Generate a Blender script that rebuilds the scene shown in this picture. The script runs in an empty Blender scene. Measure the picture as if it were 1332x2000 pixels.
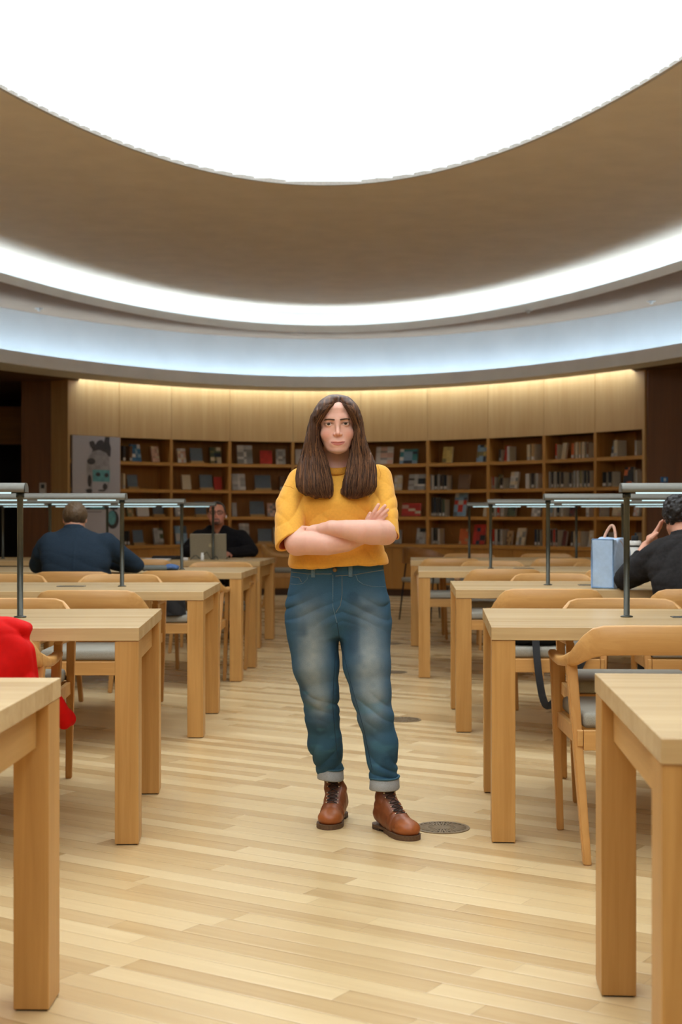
import bpy, bmesh, math, random
import numpy as np
from math import sin, cos, pi, sqrt, radians
from mathutils import Vector, Matrix
from mathutils.bvhtree import BVHTree

C = bpy.context.scene.collection
SC = bpy.context.scene
random.seed(7)
F = 2778.0      # focal length in pixels for a 50 mm lens on the 1332x2000 frame
EYE = 1.14      # camera height
HZ = 1009.0     # horizon row

# ------------------------------------------------------------------ camera
cam = bpy.data.cameras.new('camera')
cam_o = bpy.data.objects.new('camera', cam); C.objects.link(cam_o)
cam_o.location = (0, 0, EYE); cam_o.rotation_euler = (pi/2, 0, 0)
cam.sensor_fit = 'VERTICAL'; cam.sensor_height = 36.0; cam.lens = 36.0*F/2000
cam.shift_y = (HZ-1000)/2000
cam.clip_start = 0.05; cam.clip_end = 200
cam.dof.use_dof = True; cam.dof.focus_distance = 5.1; cam.dof.aperture_fstop = 4.5
SC.camera = cam_o
# ------------------------------------------------------------------ world, exposure
w = bpy.data.worlds.new('world'); SC.world = w; w.use_nodes = True
w.node_tree.nodes['Background'].inputs[0].default_value = (0.9, 0.95, 1, 1)
w.node_tree.nodes['Background'].inputs[1].default_value = 0.05
SC.view_settings.view_transform = 'Standard'; SC.view_settings.look = 'None'
SC.view_settings.gamma = 1; SC.view_settings.use_curve_mapping = False
SC.view_settings.exposure = -0.1
SKY_E = 2.6        # luminous ceiling
COVE_E = 14.0      # upper cove strip
BAND_E = 18.0       # lower cove strip
WASH_E = 17.0      # wood wall washer
TUBE_E = 1.3       # reading lamp tubes
SC.cycles.use_denoising = True
SC.cycles.max_bounces = 10; SC.cycles.diffuse_bounces = 8; SC.cycles.glossy_bounces = 3
SC.cycles.caustics_reflective = False; SC.cycles.caustics_refractive = False
SC.cycles.sample_clamp_indirect = 6

# ------------------------------------------------------------------ helpers
def s2l(c):
    return tuple((x/12.92 if x <= 0.04045 else ((x+0.055)/1.055)**2.4) for x in [v/255 for v in c])
def X(px, y): return (px-666)*y/F
def Wp(px, py, y): return Vector(((px-666)*y/F, y, EYE+(HZ-py)*y/F))

def node_mat(name, rough=0.5, spec=0.5):
    m = bpy.data.materials.new(name); m.use_nodes = True
    nt = m.node_tree; b = nt.nodes['Principled BSDF']
    b.inputs['Roughness'].default_value = rough
    b.inputs['Specular IOR Level'].default_value = spec
    return m, nt, b
def N(nt, t, **kw):
    n = nt.nodes.new(t)
    for k, v in kw.items():
        if k.startswith('i_'):
            n.inputs[int(k[2:]) if k[2:].isdigit() else k[2:].replace('_', ' ')].default_value = v
        else: setattr(n, k, v)
    return n
def ramp(nt, stops):
    r = nt.nodes.new('ShaderNodeValToRGB')
    e = r.color_ramp.elements
    while len(e) < len(stops): e.new(0.5)
    for i, (p, c) in enumerate(stops):
        e[i].position = p; e[i].color = (*c, 1)
    return r
_pl = {}
def plain(name, rgb, rough=0.55, metal=0.0, spec=0.5, noise=0.06, scale=60, bump=0.0):
    """plain procedural colour with a faint noise so nothing is flat"""
    if name in _pl: return _pl[name]
    m, nt, b = node_mat(name, rough, spec)
    c = s2l(rgb)
    tc = N(nt, 'ShaderNodeTexCoord'); nz = N(nt, 'ShaderNodeTexNoise'); nz.inputs['Scale'].default_value = scale
    nz.inputs['Detail'].default_value = 4
    nt.links.new(tc.outputs['Object'], nz.inputs['Vector'])
    r = ramp(nt, [(0.3, tuple(x*(1-noise*2) for x in c)), (0.7, tuple(min(1, x*(1+noise*2)) for x in c))])
    nt.links.new(nz.outputs['Fac'], r.inputs[0]); nt.links.new(r.outputs[0], b.inputs['Base Color'])
    b.inputs['Metallic'].default_value = metal
    if bump:
        bp = N(nt, 'ShaderNodeBump'); bp.inputs['Strength'].default_value = bump; bp.inputs['Distance'].default_value = 0.002
        nt.links.new(nz.outputs['Fac'], bp.inputs['Height']); nt.links.new(bp.outputs[0], b.inputs['Normal'])
    _pl[name] = m
    return m
def emis(name, rgb, strength):
    m = bpy.data.materials.new(name); m.use_nodes = True; nt = m.node_tree
    for n in list(nt.nodes): nt.nodes.remove(n)
    e = N(nt, 'ShaderNodeEmission'); e.inputs[0].default_value = (*rgb, 1); e.inputs[1].default_value = strength
    o = N(nt, 'ShaderNodeOutputMaterial'); nt.links.new(e.outputs[0], o.inputs[0])
    return m
def wood(name, c0, c1, axis, rough=0.42, stave=0.0, spec=0.4, knots=0.0, grain=1.0, coord='Object'):
    """oak-like grain running along axis; stave > 0 gives glued-up boards of that width"""
    m, nt, b = node_mat(name, rough, spec)
    tc = N(nt, 'ShaderNodeTexCoord'); oi = N(nt, 'ShaderNodeObjectInfo')
    add = N(nt, 'ShaderNodeVectorMath', operation='ADD')
    sc = N(nt, 'ShaderNodeVectorMath', operation='SCALE'); sc.inputs[0].default_value = (13.1, 7.7, 5.3)
    nt.links.new(oi.outputs['Random'], sc.inputs['Scale'])
    nt.links.new(tc.outputs[coord], add.inputs[0]); nt.links.new(sc.outputs[0], add.inputs[1])
    mp = N(nt, 'ShaderNodeMapping')
    s = [38, 38, 38]; s[axis] = 1.6; mp.inputs['Scale'].default_value = s
    nt.links.new(add.outputs[0], mp.inputs['Vector'])
    n1 = N(nt, 'ShaderNodeTexNoise'); n1.inputs['Scale'].default_value = 1; n1.inputs['Detail'].default_value = 6
    n1.inputs['Roughness'].default_value = 0.6; n1.inputs['Distortion'].default_value = 0.6
    nt.links.new(mp.outputs[0], n1.inputs['Vector'])
    mp2 = N(nt, 'ShaderNodeMapping'); s = [7, 7, 7]; s[axis] = 0.5; mp2.inputs['Scale'].default_value = s
    nt.links.new(add.outputs[0], mp2.inputs['Vector'])
    n2 = N(nt, 'ShaderNodeTexNoise'); n2.inputs['Scale'].default_value = 1; n2.inputs['Detail'].default_value = 3; n2.inputs['Distortion'].default_value = 1.2
    nt.links.new(mp2.outputs[0], n2.inputs['Vector'])
    mx = N(nt, 'ShaderNodeMath', operation='MULTIPLY_ADD'); mx.inputs[1].default_value = 0.55*grain
    nt.links.new(n1.outputs['Fac'], mx.inputs[0])
    m2 = N(nt, 'ShaderNodeMath', operation='MULTIPLY'); m2.inputs[1].default_value = 0.45
    nt.links.new(n2.outputs['Fac'], m2.inputs[0]); nt.links.new(m2.outputs[0], mx.inputs[2])
    last = mx.outputs[0]
    if stave:
        sx = N(nt, 'ShaderNodeSeparateXYZ'); nt.links.new(tc.outputs[coord], sx.inputs[0])
        across = 1 if axis == 0 else 0
        d = N(nt, 'ShaderNodeMath', operation='DIVIDE'); d.inputs[1].default_value = stave
        nt.links.new(sx.outputs[across], d.inputs[0])
        fl = N(nt, 'ShaderNodeMath', operation='FLOOR'); nt.links.new(d.outputs[0], fl.inputs[0])
        wn = N(nt, 'ShaderNodeTexWhiteNoise', noise_dimensions='2D')
        cb = N(nt, 'ShaderNodeCombineXYZ'); nt.links.new(fl.outputs[0], cb.inputs[0]); nt.links.new(oi.outputs['Random'], cb.inputs[1])
        nt.links.new(cb.outputs[0], wn.inputs['Vector'])
        ma = N(nt, 'ShaderNodeMath', operation='MULTIPLY_ADD'); ma.inputs[1].default_value = 0.22
        nt.links.new(wn.outputs['Value'], ma.inputs[0]); nt.links.new(last, ma.inputs[2])
        sb = N(nt, 'ShaderNodeMath', operation='SUBTRACT'); sb.inputs[1].default_value = 0.11
        nt.links.new(ma.outputs[0], sb.inputs[0]); last = sb.outputs[0]
    a, c = s2l(c0), s2l(c1)
    r = ramp(nt, [(0.28, a), (0.5, tuple((p+q)/2 for p, q in zip(a, c))), (0.72, c)])
    nt.links.new(last, r.inputs[0])
    # slight tone change from one piece to the next
    hs = N(nt, 'ShaderNodeHueSaturation'); hs.inputs['Saturation'].default_value = 1.07
    mr = N(nt, 'ShaderNodeMapRange'); mr.inputs[3].default_value = 0.93; mr.inputs[4].default_value = 1.06
    nt.links.new(oi.outputs['Random'], mr.inputs[0]); nt.links.new(mr.outputs[0], hs.inputs['Value'])
    nt.links.new(r.outputs[0], hs.inputs['Color']); nt.links.new(hs.outputs[0], b.inputs['Base Color'])
    bp = N(nt, 'ShaderNodeBump'); bp.inputs['Strength'].default_value = 0.12; bp.inputs['Distance'].default_value = 0.001
    nt.links.new(n1.outputs['Fac'], bp.inputs['Height']); nt.links.new(bp.outputs[0], b.inputs['Normal'])
    return m
def attr_mat(name, rough=0.6, spec=0.3, sss=0.0, bump=0.0, bscale=400, noise=0.0, nscale=(60, 60, 60), sheen=0.0):
    """colour from the mesh's own 'Col' attribute"""
    m, nt, b = node_mat(name, rough, spec)
    a = N(nt, 'ShaderNodeAttribute', attribute_name='Col')
    src = a.outputs['Color']
    tc = N(nt, 'ShaderNodeTexCoord')
    if noise:
        mp = N(nt, 'ShaderNodeMapping'); mp.inputs['Scale'].default_value = nscale
        nt.links.new(tc.outputs['Object'], mp.inputs['Vector'])
        nz = N(nt, 'ShaderNodeTexNoise'); nz.inputs['Scale'].default_value = 1; nz.inputs['Detail'].default_value = 5
        nt.links.new(mp.outputs[0], nz.inputs['Vector'])
        mr = N(nt, 'ShaderNodeMapRange'); mr.inputs[1].default_value = 0.3; mr.inputs[2].default_value = 0.7
        mr.inputs[3].default_value = 1-noise; mr.inputs[4].default_value = 1+noise
        nt.links.new(nz.outputs['Fac'], mr.inputs[0])
        vm = N(nt, 'ShaderNodeVectorMath', operation='SCALE')
        nt.links.new(src, vm.inputs[0]); nt.links.new(mr.outputs[0], vm.inputs['Scale']); src = vm.outputs[0]
    nt.links.new(src, b.inputs['Base Color'])
    if sss:
        b.inputs['Subsurface Weight'].default_value = sss; b.inputs['Subsurface Radius'].default_value = (1, 0.35, 0.2)
        b.inputs['Subsurface Scale'].default_value = 0.008
    if sheen: b.inputs['Sheen Weight'].default_value = sheen
    if bump:
        n2 = N(nt, 'ShaderNodeTexNoise'); n2.inputs['Scale'].default_value = bscale
        nt.links.new(tc.outputs['Object'], n2.inputs['Vector'])
        bp = N(nt, 'ShaderNodeBump'); bp.inputs['Strength'].default_value = bump; bp.inputs['Distance'].default_value = 0.001
        nt.links.new(n2.outputs['Fac'], bp.inputs['Height']); nt.links.new(bp.outputs[0], b.inputs['Normal'])
    return m

def tag(o, label=None, cat=None, group=None, kind=None):
    if label: o['label'] = label
    if cat: o['category'] = cat
    if group: o['group'] = group
    if kind: o['kind'] = kind
    return o
def empty(name, loc=(0, 0, 0), rz=0.0, label=None, cat=None, group=None):
    o = bpy.data.objects.new(name, None); C.objects.link(o); o.empty_display_size = 0.1
    o.location = loc; o.rotation_euler = (0, 0, rz)
    return tag(o, label, cat, group)
def obj(name, bm, mat, parent=None, smooth=False, loc=None):
    me = bpy.data.meshes.new(name); bm.to_mesh(me); bm.free()
    if mat is not None:
        for m_ in (mat if isinstance(mat, (list, tuple)) else [mat]): me.materials.append(m_)
    o = bpy.data.objects.new(name, me); C.objects.link(o)
    if smooth:
        for p in me.polygons: p.use_smooth = True
    if parent: o.parent = parent
    if loc is not None: o.location = loc
    return o
def arr(name, V, Fc, mat, parent=None, smooth=True, off=None, col=None):
    """mesh from arrays; off is subtracted from the vertices (the parent's place)"""
    V = np.asarray(V, dtype=float)
    if off is not None: V = V-np.array(off)
    me = bpy.data.meshes.new(name); me.from_pydata(V.tolist(), [], [list(map(int, f)) for f in Fc]); me.update()
    if mat is not None:
        for m_ in (mat if isinstance(mat, (list, tuple)) else [mat]): me.materials.append(m_)
    if smooth: me.polygons.foreach_set('use_smooth', [True]*len(me.polygons))
    if col is not None:
        a = me.color_attributes.new('Col', 'FLOAT_COLOR', 'POINT')
        cc = np.ones((len(V), 4)); cc[:, :3] = col; a.data.foreach_set('color', cc.ravel())
    o = bpy.data.objects.new(name, me); C.objects.link(o)
    if parent: o.parent = parent
    return o
def box(bm, x0, x1, y0, y1, z0, z1, M=None, bev=0.0, mi=0):
    vs = [bm.verts.new(Vector(p) if M is None else M @ Vector(p)) for p in
          [(x0, y0, z0), (x1, y0, z0), (x1, y1, z0), (x0, y1, z0), (x0, y0, z1), (x1, y0, z1), (x1, y1, z1), (x0, y1, z1)]]
    fs = [bm.faces.new([vs[i] for i in q]) for q in [(3, 2, 1, 0), (4, 5, 6, 7), (0, 1, 5, 4), (1, 2, 6, 5), (2, 3, 7, 6), (3, 0, 4, 7)]]
    for f in fs: f.material_index = mi
    if bev:
        es = list({e for f in fs for e in f.edges})
        bmesh.ops.bevel(bm, geom=es, offset=bev, segments=2, affect='EDGES', profile=0.5)
    return vs
def bx(x0, x1, y0, y1, z0, z1, bev=0.0, M=None):
    bm = bmesh.new(); box(bm, x0, x1, y0, y1, z0, z1, M, bev); return bm
def tube(bm, pts, r, n=8, cap=True, mi=0):
    pts = [Vector(p) for p in pts]; rs = r if isinstance(r, (list, tuple)) else [r]*len(pts)
    rings = []
    up = Vector((0, 0, 1))
    for i, p in enumerate(pts):
        t = (pts[min(i+1, len(pts)-1)]-pts[max(i-1, 0)])
        if t.length < 1e-9: t = Vector((0, 0, 1))
        t.normalize()
        u = t.cross(up)
        if u.length < 0.05: u = t.cross(Vector((1, 0, 0)))
        u.normalize(); v = t.cross(u)
        rings.append([bm.verts.new(p+(u*cos(2*pi*k/n)+v*sin(2*pi*k/n))*rs[i]) for k in range(n)])
    for a, b in zip(rings, rings[1:]):
        for k in range(n):
            f = bm.faces.new((a[k], a[(k+1) % n], b[(k+1) % n], b[k])); f.smooth = True; f.material_index = mi
    if cap:
        f = bm.faces.new(rings[0]); f.material_index = mi
        f = bm.faces.new(rings[-1][::-1]); f.material_index = mi
def tb(pts, r, n=8):
    bm = bmesh.new(); tube(bm, pts, r, n); return bm
def lathe(prof, n=24, center=(0, 0)):
    bm = bmesh.new(); rings = []
    for r, z in prof:
        rings.append([bm.verts.new((center[0]+r*cos(2*pi*k/n), center[1]+r*sin(2*pi*k/n), z)) for k in range(n)])
    for a, b in zip(rings, rings[1:]):
        for k in range(n):
            bm.faces.new((a[k], a[(k+1) % n], b[(k+1) % n], b[k])).smooth = True
    bm.faces.new(rings[0][::-1]); bm.faces.new(rings[-1])
    return bm
def dup(o, parent=None):
    c = o.copy(); C.objects.link(c); c.parent = parent
    for ch in list(o.children): dup(ch, c)
    return c
# ================================================================== materials of the place
OAK_T = wood('oak_top', (184, 154, 112), (212, 185, 143), 0, rough=0.27, stave=0.09)
OAK_X = wood('oak_rail', (174, 130, 78), (208, 166, 112), 0)
OAK_Y = wood('oak_apron', (174, 132, 80), (210, 170, 116), 1)
OAK_Z = wood('oak_leg', (166, 122, 72), (208, 164, 108), 2)
OAK_CH = wood('oak_chair', (180, 134, 84), (212, 168, 114), 0, rough=0.36)
OAK_CHZ = wood('oak_chair_leg', (172, 124, 72), (204, 158, 104), 2, rough=0.38)
SHELF = wood('oak_shelf', (164, 116, 64), (192, 142, 84), 0, rough=0.5, coord='Object')
SHELFZ = wood('oak_shelf_upright', (160, 112, 62), (188, 138, 82), 2, rough=0.5)
SHELFB = wood('oak_shelf_back', (140, 94, 50), (170, 120, 68), 2, rough=0.6)
PANEL = wood('oak_panel', (190, 150, 100), (212, 176, 126), 2, rough=0.5, grain=0.7)
SHADEW = wood('shaded_wood', (98, 62, 36), (124, 82, 48), 2, rough=0.55)  # lack of light on the piers is put into this darker wood colour
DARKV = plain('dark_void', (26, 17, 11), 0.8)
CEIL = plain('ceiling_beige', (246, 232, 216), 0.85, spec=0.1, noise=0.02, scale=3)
FASC = plain('fascia_white', (238, 236, 234), 0.8, spec=0.15, noise=0.02, scale=3)
BANDM = plain('band_white', (232, 236, 238), 0.8, spec=0.1, noise=0.02, scale=2)
WALLM = plain('wall_tan', (228, 212, 188), 0.8, spec=0.2, noise=0.03, scale=2)
GREYC = plain('seat_grey', (150, 146, 134), 0.85, noise=0.12, scale=500, bump=0.3)
POSTM = plain('lamp_bronze', (64, 64, 55), 0.35, metal=0.45, noise=0.05)
HOODM = plain('lamp_hood', (112, 111, 103), 0.45, metal=0.3, noise=0.03)
DARKG = plain('dark_grey_metal', (62, 62, 60), 0.45, metal=0.5)
BLACK = plain('black_cloth', (26, 25, 26), 0.85, noise=0.2, scale=300, bump=0.3)

def floor_mat():
    m, nt, b = node_mat('oak_planks', 0.3, 0.5)
    tc = N(nt, 'ShaderNodeTexCoord')
    mp = N(nt, 'ShaderNodeMapping', vector_type='POINT'); mp.inputs['Rotation'].default_value = (0, 0, radians(32.3))
    nt.links.new(tc.outputs['Object'], mp.inputs['Vector'])
    sx = N(nt, 'ShaderNodeSeparateXYZ'); nt.links.new(mp.outputs[0], sx.inputs[0])
    def M(op, a, b_=None, c=None):
        n = N(nt, 'ShaderNodeMath', operation=op)
        for i, v in enumerate((a, b_, c)):
            if v is None: continue
            if isinstance(v, (int, float)): n.inputs[i].default_value = v
            else: nt.links.new(v, n.inputs[i])
        return n.outputs[0]
    v = M('DIVIDE', sx.outputs[1], 0.083); row = M('FLOOR', v); fv = M('FRACT', v)
    wn = N(nt, 'ShaderNodeTexWhiteNoise', noise_dimensions='1D'); nt.links.new(row, wn.inputs['W'])
    ln = M('MULTIPLY_ADD', wn.outputs['Value'], 0.5, 0.75)
    u = M('ADD', M('DIVIDE', sx.outputs[0], ln), M('MULTIPLY', wn.outputs['Value'], 37.7))
    colm = M('FLOOR', u); fu = M('FRACT', u)
    cb = N(nt, 'ShaderNodeCombineXYZ'); nt.links.new(row, cb.inputs[0]); nt.links.new(colm, cb.inputs[1])
    w2 = N(nt, 'ShaderNodeTexWhiteNoise', noise_dimensions='2D'); nt.links.new(cb.outputs[0], w2.inputs['Vector'])
    # grain inside each plank
    off = N(nt, 'ShaderNodeVectorMath', operation='SCALE'); nt.links.new(w2.outputs['Color'], off.inputs[0]); off.inputs['Scale'].default_value = 20
    ad = N(nt, 'ShaderNodeVectorMath', operation='ADD'); nt.links.new(mp.outputs[0], ad.inputs[0]); nt.links.new(off.outputs[0], ad.inputs[1])
    mg = N(nt, 'ShaderNodeMapping'); mg.inputs['Scale'].default_value = (1.6, 34, 1); nt.links.new(ad.outputs[0], mg.inputs['Vector'])
    n1 = N(nt, 'ShaderNodeTexNoise'); n1.inputs['Scale'].default_value = 1; n1.inputs['Detail'].default_value = 6; n1.inputs['Distortion'].default_value = 0.8
    nt.links.new(mg.outputs[0], n1.inputs['Vector'])
    t = M('ADD', M('MULTIPLY', w2.outputs['Value'], 0.62), M('MULTIPLY', n1.outputs['Fac'], 0.5))
    r = ramp(nt, [(0.18, s2l((180, 148, 102))), (0.40, s2l((196, 166, 119))), (0.68, s2l((206, 179, 132))), (0.95, s2l((216, 191, 146)))])
    nt.links.new(t, r.inputs[0])
    # joints
    e1 = M('LESS_THAN', fv, 0.02); e2 = M('LESS_THAN', fu, 0.0022)
    e = M('MAXIMUM', e1, e2)
    mix = N(nt, 'ShaderNodeMix', data_type='RGBA'); nt.links.new(M('MULTIPLY', e, 0.35), mix.inputs['Factor'])
    nt.links.new(r.outputs[0], mix.inputs['A']); mix.inputs['B'].default_value = (*s2l((120, 88, 52)), 1)
    nt.links.new(mix.outputs['Result'], b.inputs['Base Color'])
    # polish differs a little per plank, board edges are eased
    rr = M('MULTIPLY_ADD', w2.outputs['Value'], 0.10, 0.24); nt.links.new(rr, b.inputs['Roughness'])
    edge = M('MINIMUM', fv, M('SUBTRACT', 1, fv))
    mr = N(nt, 'ShaderNodeMapRange'); mr.inputs[1].default_value = 0; mr.inputs[2].default_value = 0.07; nt.links.new(edge, mr.inputs[0])
    tilt = M('MULTIPLY', M('SUBTRACT', w2.outputs['Value'], 0.5), M('MULTIPLY', fv, 0.5))
    bp = N(nt, 'ShaderNodeBump'); bp.inputs['Strength'].default_value = 0.5; bp.inputs['Distance'].default_value = 0.0015
    h = M('ADD', mr.outputs[0], tilt)
    nt.links.new(h, bp.inputs['Height']); nt.links.new(bp.outputs[0], b.inputs['Normal'])
    return m

# ================================================================== the oval room
class Ell:
    def __init__(s, cx, yc, a, b): s.cx, s.yc, s.a, s.b = cx, yc, a, b
    def p(s, t, d=0.0):
        n = Vector((sin(t)/s.b, cos(t)/s.a)); n.normalize()
        return Vector((s.cx+s.b*sin(t)+n.x*d, s.yc+s.a*cos(t)+n.y*d))
    def nrm(s, t):
        n = Vector((sin(t)/s.b, cos(t)/s.a)); n.normalize(); return n
    def at_px(s, px, d=0.0):
        lo, hi = -0.9, 0.9
        for _ in range(40):
            m = (lo+hi)/2; q = s.p(m, d)
            if 666+F*q.x/q.y < px: lo = m
            else: hi = m
        return (lo+hi)/2
E_WALL = Ell(-0.35, 4.0, 16.7, 7.0)
E_SKY = Ell(-0.15, 3.7, 8.6, 2.9)
E_CW = Ell(-0.2, 4.0, 16.0, 5.35)
E_F2 = Ell(-0.2, 4.0, 15.5, 5.02)
E_BAND = Ell(-0.2, 4.0, 16.2, 6.65)
E_LIP = Ell(-0.2, 4.0, 15.9, 6.2)
Z_C, Z_S2, Z_F2, Z_LB, Z_LT = 4.01, 3.66, 3.76, 2.945, 3.10
TL, TR = E_WALL.at_px(134), E_WALL.at_px(1258)

def sweep(prof, t0=-pi, t1=pi, n=160):
    """prof: list of (ellipse, d, z) forming an open profile, swept round"""
    V, Fc = [], []
    k = len(prof)
    for i in range(n+1):
        t = t0+(t1-t0)*i/n
        for (E, d, z) in prof:
            q = E.p(t, d); V.append((q.x, q.y, z))
    for i in range(n):
        for j in range(k-1):
            a = i*k+j; Fc.append((a, a+1, a+k+1, a+k))
    return V, Fc
def struct(name, V, Fc, m, smooth=True, col=None):
    return tag(arr(name, V, Fc, m, None, smooth, col=col), kind='structure')

bm = bmesh.new(); box(bm, -11, 11, -9, 25, -0.2, 0); tag(obj('floor', bm, floor_mat()), kind='structure')
for nm, a in (('wall_left', (-11.2, -11, -9, 25)), ('wall_right', (11, 11.2, -9, 25)), ('wall_far', (-11, 11, 25, 25.2)), ('wall_near', (-11, 11, -9.2, -9))):
    tag(obj(nm, bx(*a, 0, 4.6), WALLM if 'far' not in nm else SHADEW), kind='structure')
# main ceiling with the oval opening
V, Fc = sweep([(E_SKY, 0, Z_C), (E_CW, 0, Z_C)], n=200)
struct('ceiling', V, Fc, CEIL)
V, Fc = sweep([(E_CW, 0, Z_C), (E_CW, 0.0, Z_S2+0.02)]); struct('trim_1', V, Fc, BANDM)
V, Fc = sweep([(E_CW, 0.0, Z_S2+0.02), (E_F2, 0.03, Z_S2+0.02), (E_F2, 0.03, Z_F2), (E_F2, 0, Z_F2), (E_F2, 0, Z_S2)]); struct('trim_2', V, Fc, FASC, False)
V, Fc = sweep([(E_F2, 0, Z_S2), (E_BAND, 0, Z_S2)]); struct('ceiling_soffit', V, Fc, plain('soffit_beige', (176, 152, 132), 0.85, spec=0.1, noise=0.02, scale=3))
V, Fc = sweep([(E_BAND, 0, Z_S2), (E_BAND, 0, Z_LB+0.04)]); struct('trim_3', V, Fc, BANDM)
V, Fc = sweep([(E_BAND, 0, Z_LB+0.04), (E_LIP, 0.03, Z_LB+0.04), (E_LIP, 0.03, Z_LT), (E_LIP, 0, Z_LT), (E_LIP, 0, Z_LB)]); struct('trim_4', V, Fc, FASC, False)
V, Fc = sweep([(E_LIP, 0, Z_LB), (E_WALL, -0.22, Z_LB), (E_WALL, -0.22, Z_LB+0.13), (E_WALL, 0.6, Z_LB+0.13)]); struct('ceiling_lower', V, Fc, FASC, False)
# lower ceilings past the two openings
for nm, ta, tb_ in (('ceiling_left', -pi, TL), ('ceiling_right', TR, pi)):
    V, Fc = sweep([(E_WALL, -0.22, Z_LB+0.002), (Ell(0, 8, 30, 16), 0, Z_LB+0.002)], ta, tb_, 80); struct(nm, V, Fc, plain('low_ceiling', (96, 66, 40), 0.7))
# hidden light strips on the ledges
V, Fc = sweep([(E_F2, 0.10, Z_S2+0.035), (E_F2, 0.16, Z_S2+0.035)]); tag(arr('cove_light', V, Fc, emis('cove_led', (0.66, 0.85, 1.0), COVE_E)), 'bright white light strip running round the upper ceiling cove', 'cove light')
V, Fc = sweep([(E_LIP, 0.07, Z_LB+0.055), (E_LIP, 0.12, Z_LB+0.055)]); tag(arr('cove_light', V, Fc, emis('band_led', (0.60, 0.81, 1.0), BAND_E)), 'cool white light strip hidden behind the lower ceiling lip', 'cove light')
V, Fc = sweep([(E_WALL, -0.06, Z_LB+0.12), (E_WALL, -0.16, Z_LB+0.12)], TL, TR, 60); tag(arr('wall_washer_light', V, Fc, emis('wash_led', (0.68, 0.84, 1.0), WASH_E)), 'light strip along the top of the pale wood wall panels', 'wall light')

# luminous ceiling: white lamella in rows, lit from behind
def sky_mat():
    m, nt, b = node_mat('luminous_lamella', 0.6, 0.2)
    b.inputs['Base Color'].default_value = (0.8, 0.84, 0.86, 1)
    tc = N(nt, 'ShaderNodeTexCoord')
    mp = N(nt, 'ShaderNodeMapping'); mp.inputs['Scale'].default_value = (0.30, 9.0, 1); nt.links.new(tc.outputs['Object'], mp.inputs['Vector'])
    nz = N(nt, 'ShaderNodeTexNoise'); nz.inputs['Scale'].default_value = 1.0; nz.inputs['Detail'].default_value = 3
    nt.links.new(mp.outputs[0], nz.inputs['Vector'])
    mr = N(nt, 'ShaderNodeMapRange'); mr.inputs[1].default_value = 0.25; mr.inputs[2].default_value = 0.75; mr.inputs[3].default_value = SKY_E*0.84; mr.inputs[4].default_value = SKY_E*1.16
    nt.links.new(nz.outputs['Fac'], mr.inputs[0])
    b.inputs['Emission Color'].default_value = (0.86, 0.94, 1.0, 1)
    # the light box dims towards its rim
    sx = N(nt, 'ShaderNodeSeparateXYZ'); nt.links.new(tc.outputs['Object'], sx.inputs[0])
    def M(op, a, b_, c=None):
        n = N(nt, 'ShaderNodeMath', operation=op)
        for i, v in enumerate((a, b_, c)):
            if v is None: continue
            if isinstance(v, (int, float)): n.inputs[i].default_value = v
            else: nt.links.new(v, n.inputs[i])
        return n.outputs[0]
    u = M('DIVIDE', M('SUBTRACT', sx.outputs[0], E_SKY.cx), E_SKY.b); v = M('DIVIDE', M('SUBTRACT', sx.outputs[1], E_SKY.yc), E_SKY.a)
    r = M('SQRT', M('ADD', M('MULTIPLY', u, u), M('MULTIPLY', v, v)), 0)
    fo = N(nt, 'ShaderNodeMapRange', interpolation_type='SMOOTHSTEP'); fo.inputs[1].default_value = 0.66; fo.inputs[2].default_value = 1.0
    fo.inputs[3].default_value = 1.0; fo.inputs[4].default_value = 0.32; nt.links.new(r, fo.inputs[0])
    nt.links.new(M('MULTIPLY', mr.outputs[0], fo.outputs[0]), b.inputs['Emission Strength'])
    return m
SKYM = sky_mat()
V, Fc = [], []
pitch = 0.125; y = E_SKY.yc-E_SKY.a+0.02
zt = Z_C+0.045
while y < E_SKY.yc+E_SKY.a-0.03:
    def hw(yy):
        q = 1-((yy-E_SKY.yc)/E_SKY.a)**2
        return E_SKY.b*sqrt(max(q, 0))+0.12
    h0, h1 = hw(y), hw(y+pitch)
    for (xa0, xb0, xa1, xb1) in ((-h0, -0.0015, -h1, -0.0015), (0.0015, h0, 0.0015, h1)):
        k = len(V)
        V += [(E_SKY.cx+xa0, y, zt-0.03), (E_SKY.cx+xb0, y, zt-0.03), (E_SKY.cx+xb1, y+pitch+0.01, zt+0.012), (E_SKY.cx+xa1, y+pitch+0.01, zt+0.012)]
        Fc.append((k, k+1, k+2, k+3))
        V += [(E_SKY.cx+xa1, y+pitch, zt-0.03), (E_SKY.cx+xb1, y+pitch, zt-0.03), (E_SKY.cx+xb1, y+pitch+0.001, zt+0.012), (E_SKY.cx+xa1, y+pitch+0.001, zt+0.012)]
        Fc.append((k+4, k+5, k+6, k+7))
    y += pitch
tag(arr('luminous_ceiling_panel', V, Fc, SKYM, None, False), 'huge oval luminous skylight of white lamella filling the ceiling', 'skylight')
V, Fc = sweep([(E_SKY, -0.025, Z_C-0.01), (E_SKY, 0.0, Z_C-0.012), (E_SKY, 0.0, Z_C+0.03), (E_SKY, 0.3, Z_C+0.03)], n=200)
struct('trim_5', V, Fc, plain('opening_trim', (214, 206, 196), 0.7))
bm = bmesh.new(); box(bm, -11, 11, -9, 25, 4.6, 4.8); tag(obj('ceiling_slab', bm, WALLM), kind='structure')

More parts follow.
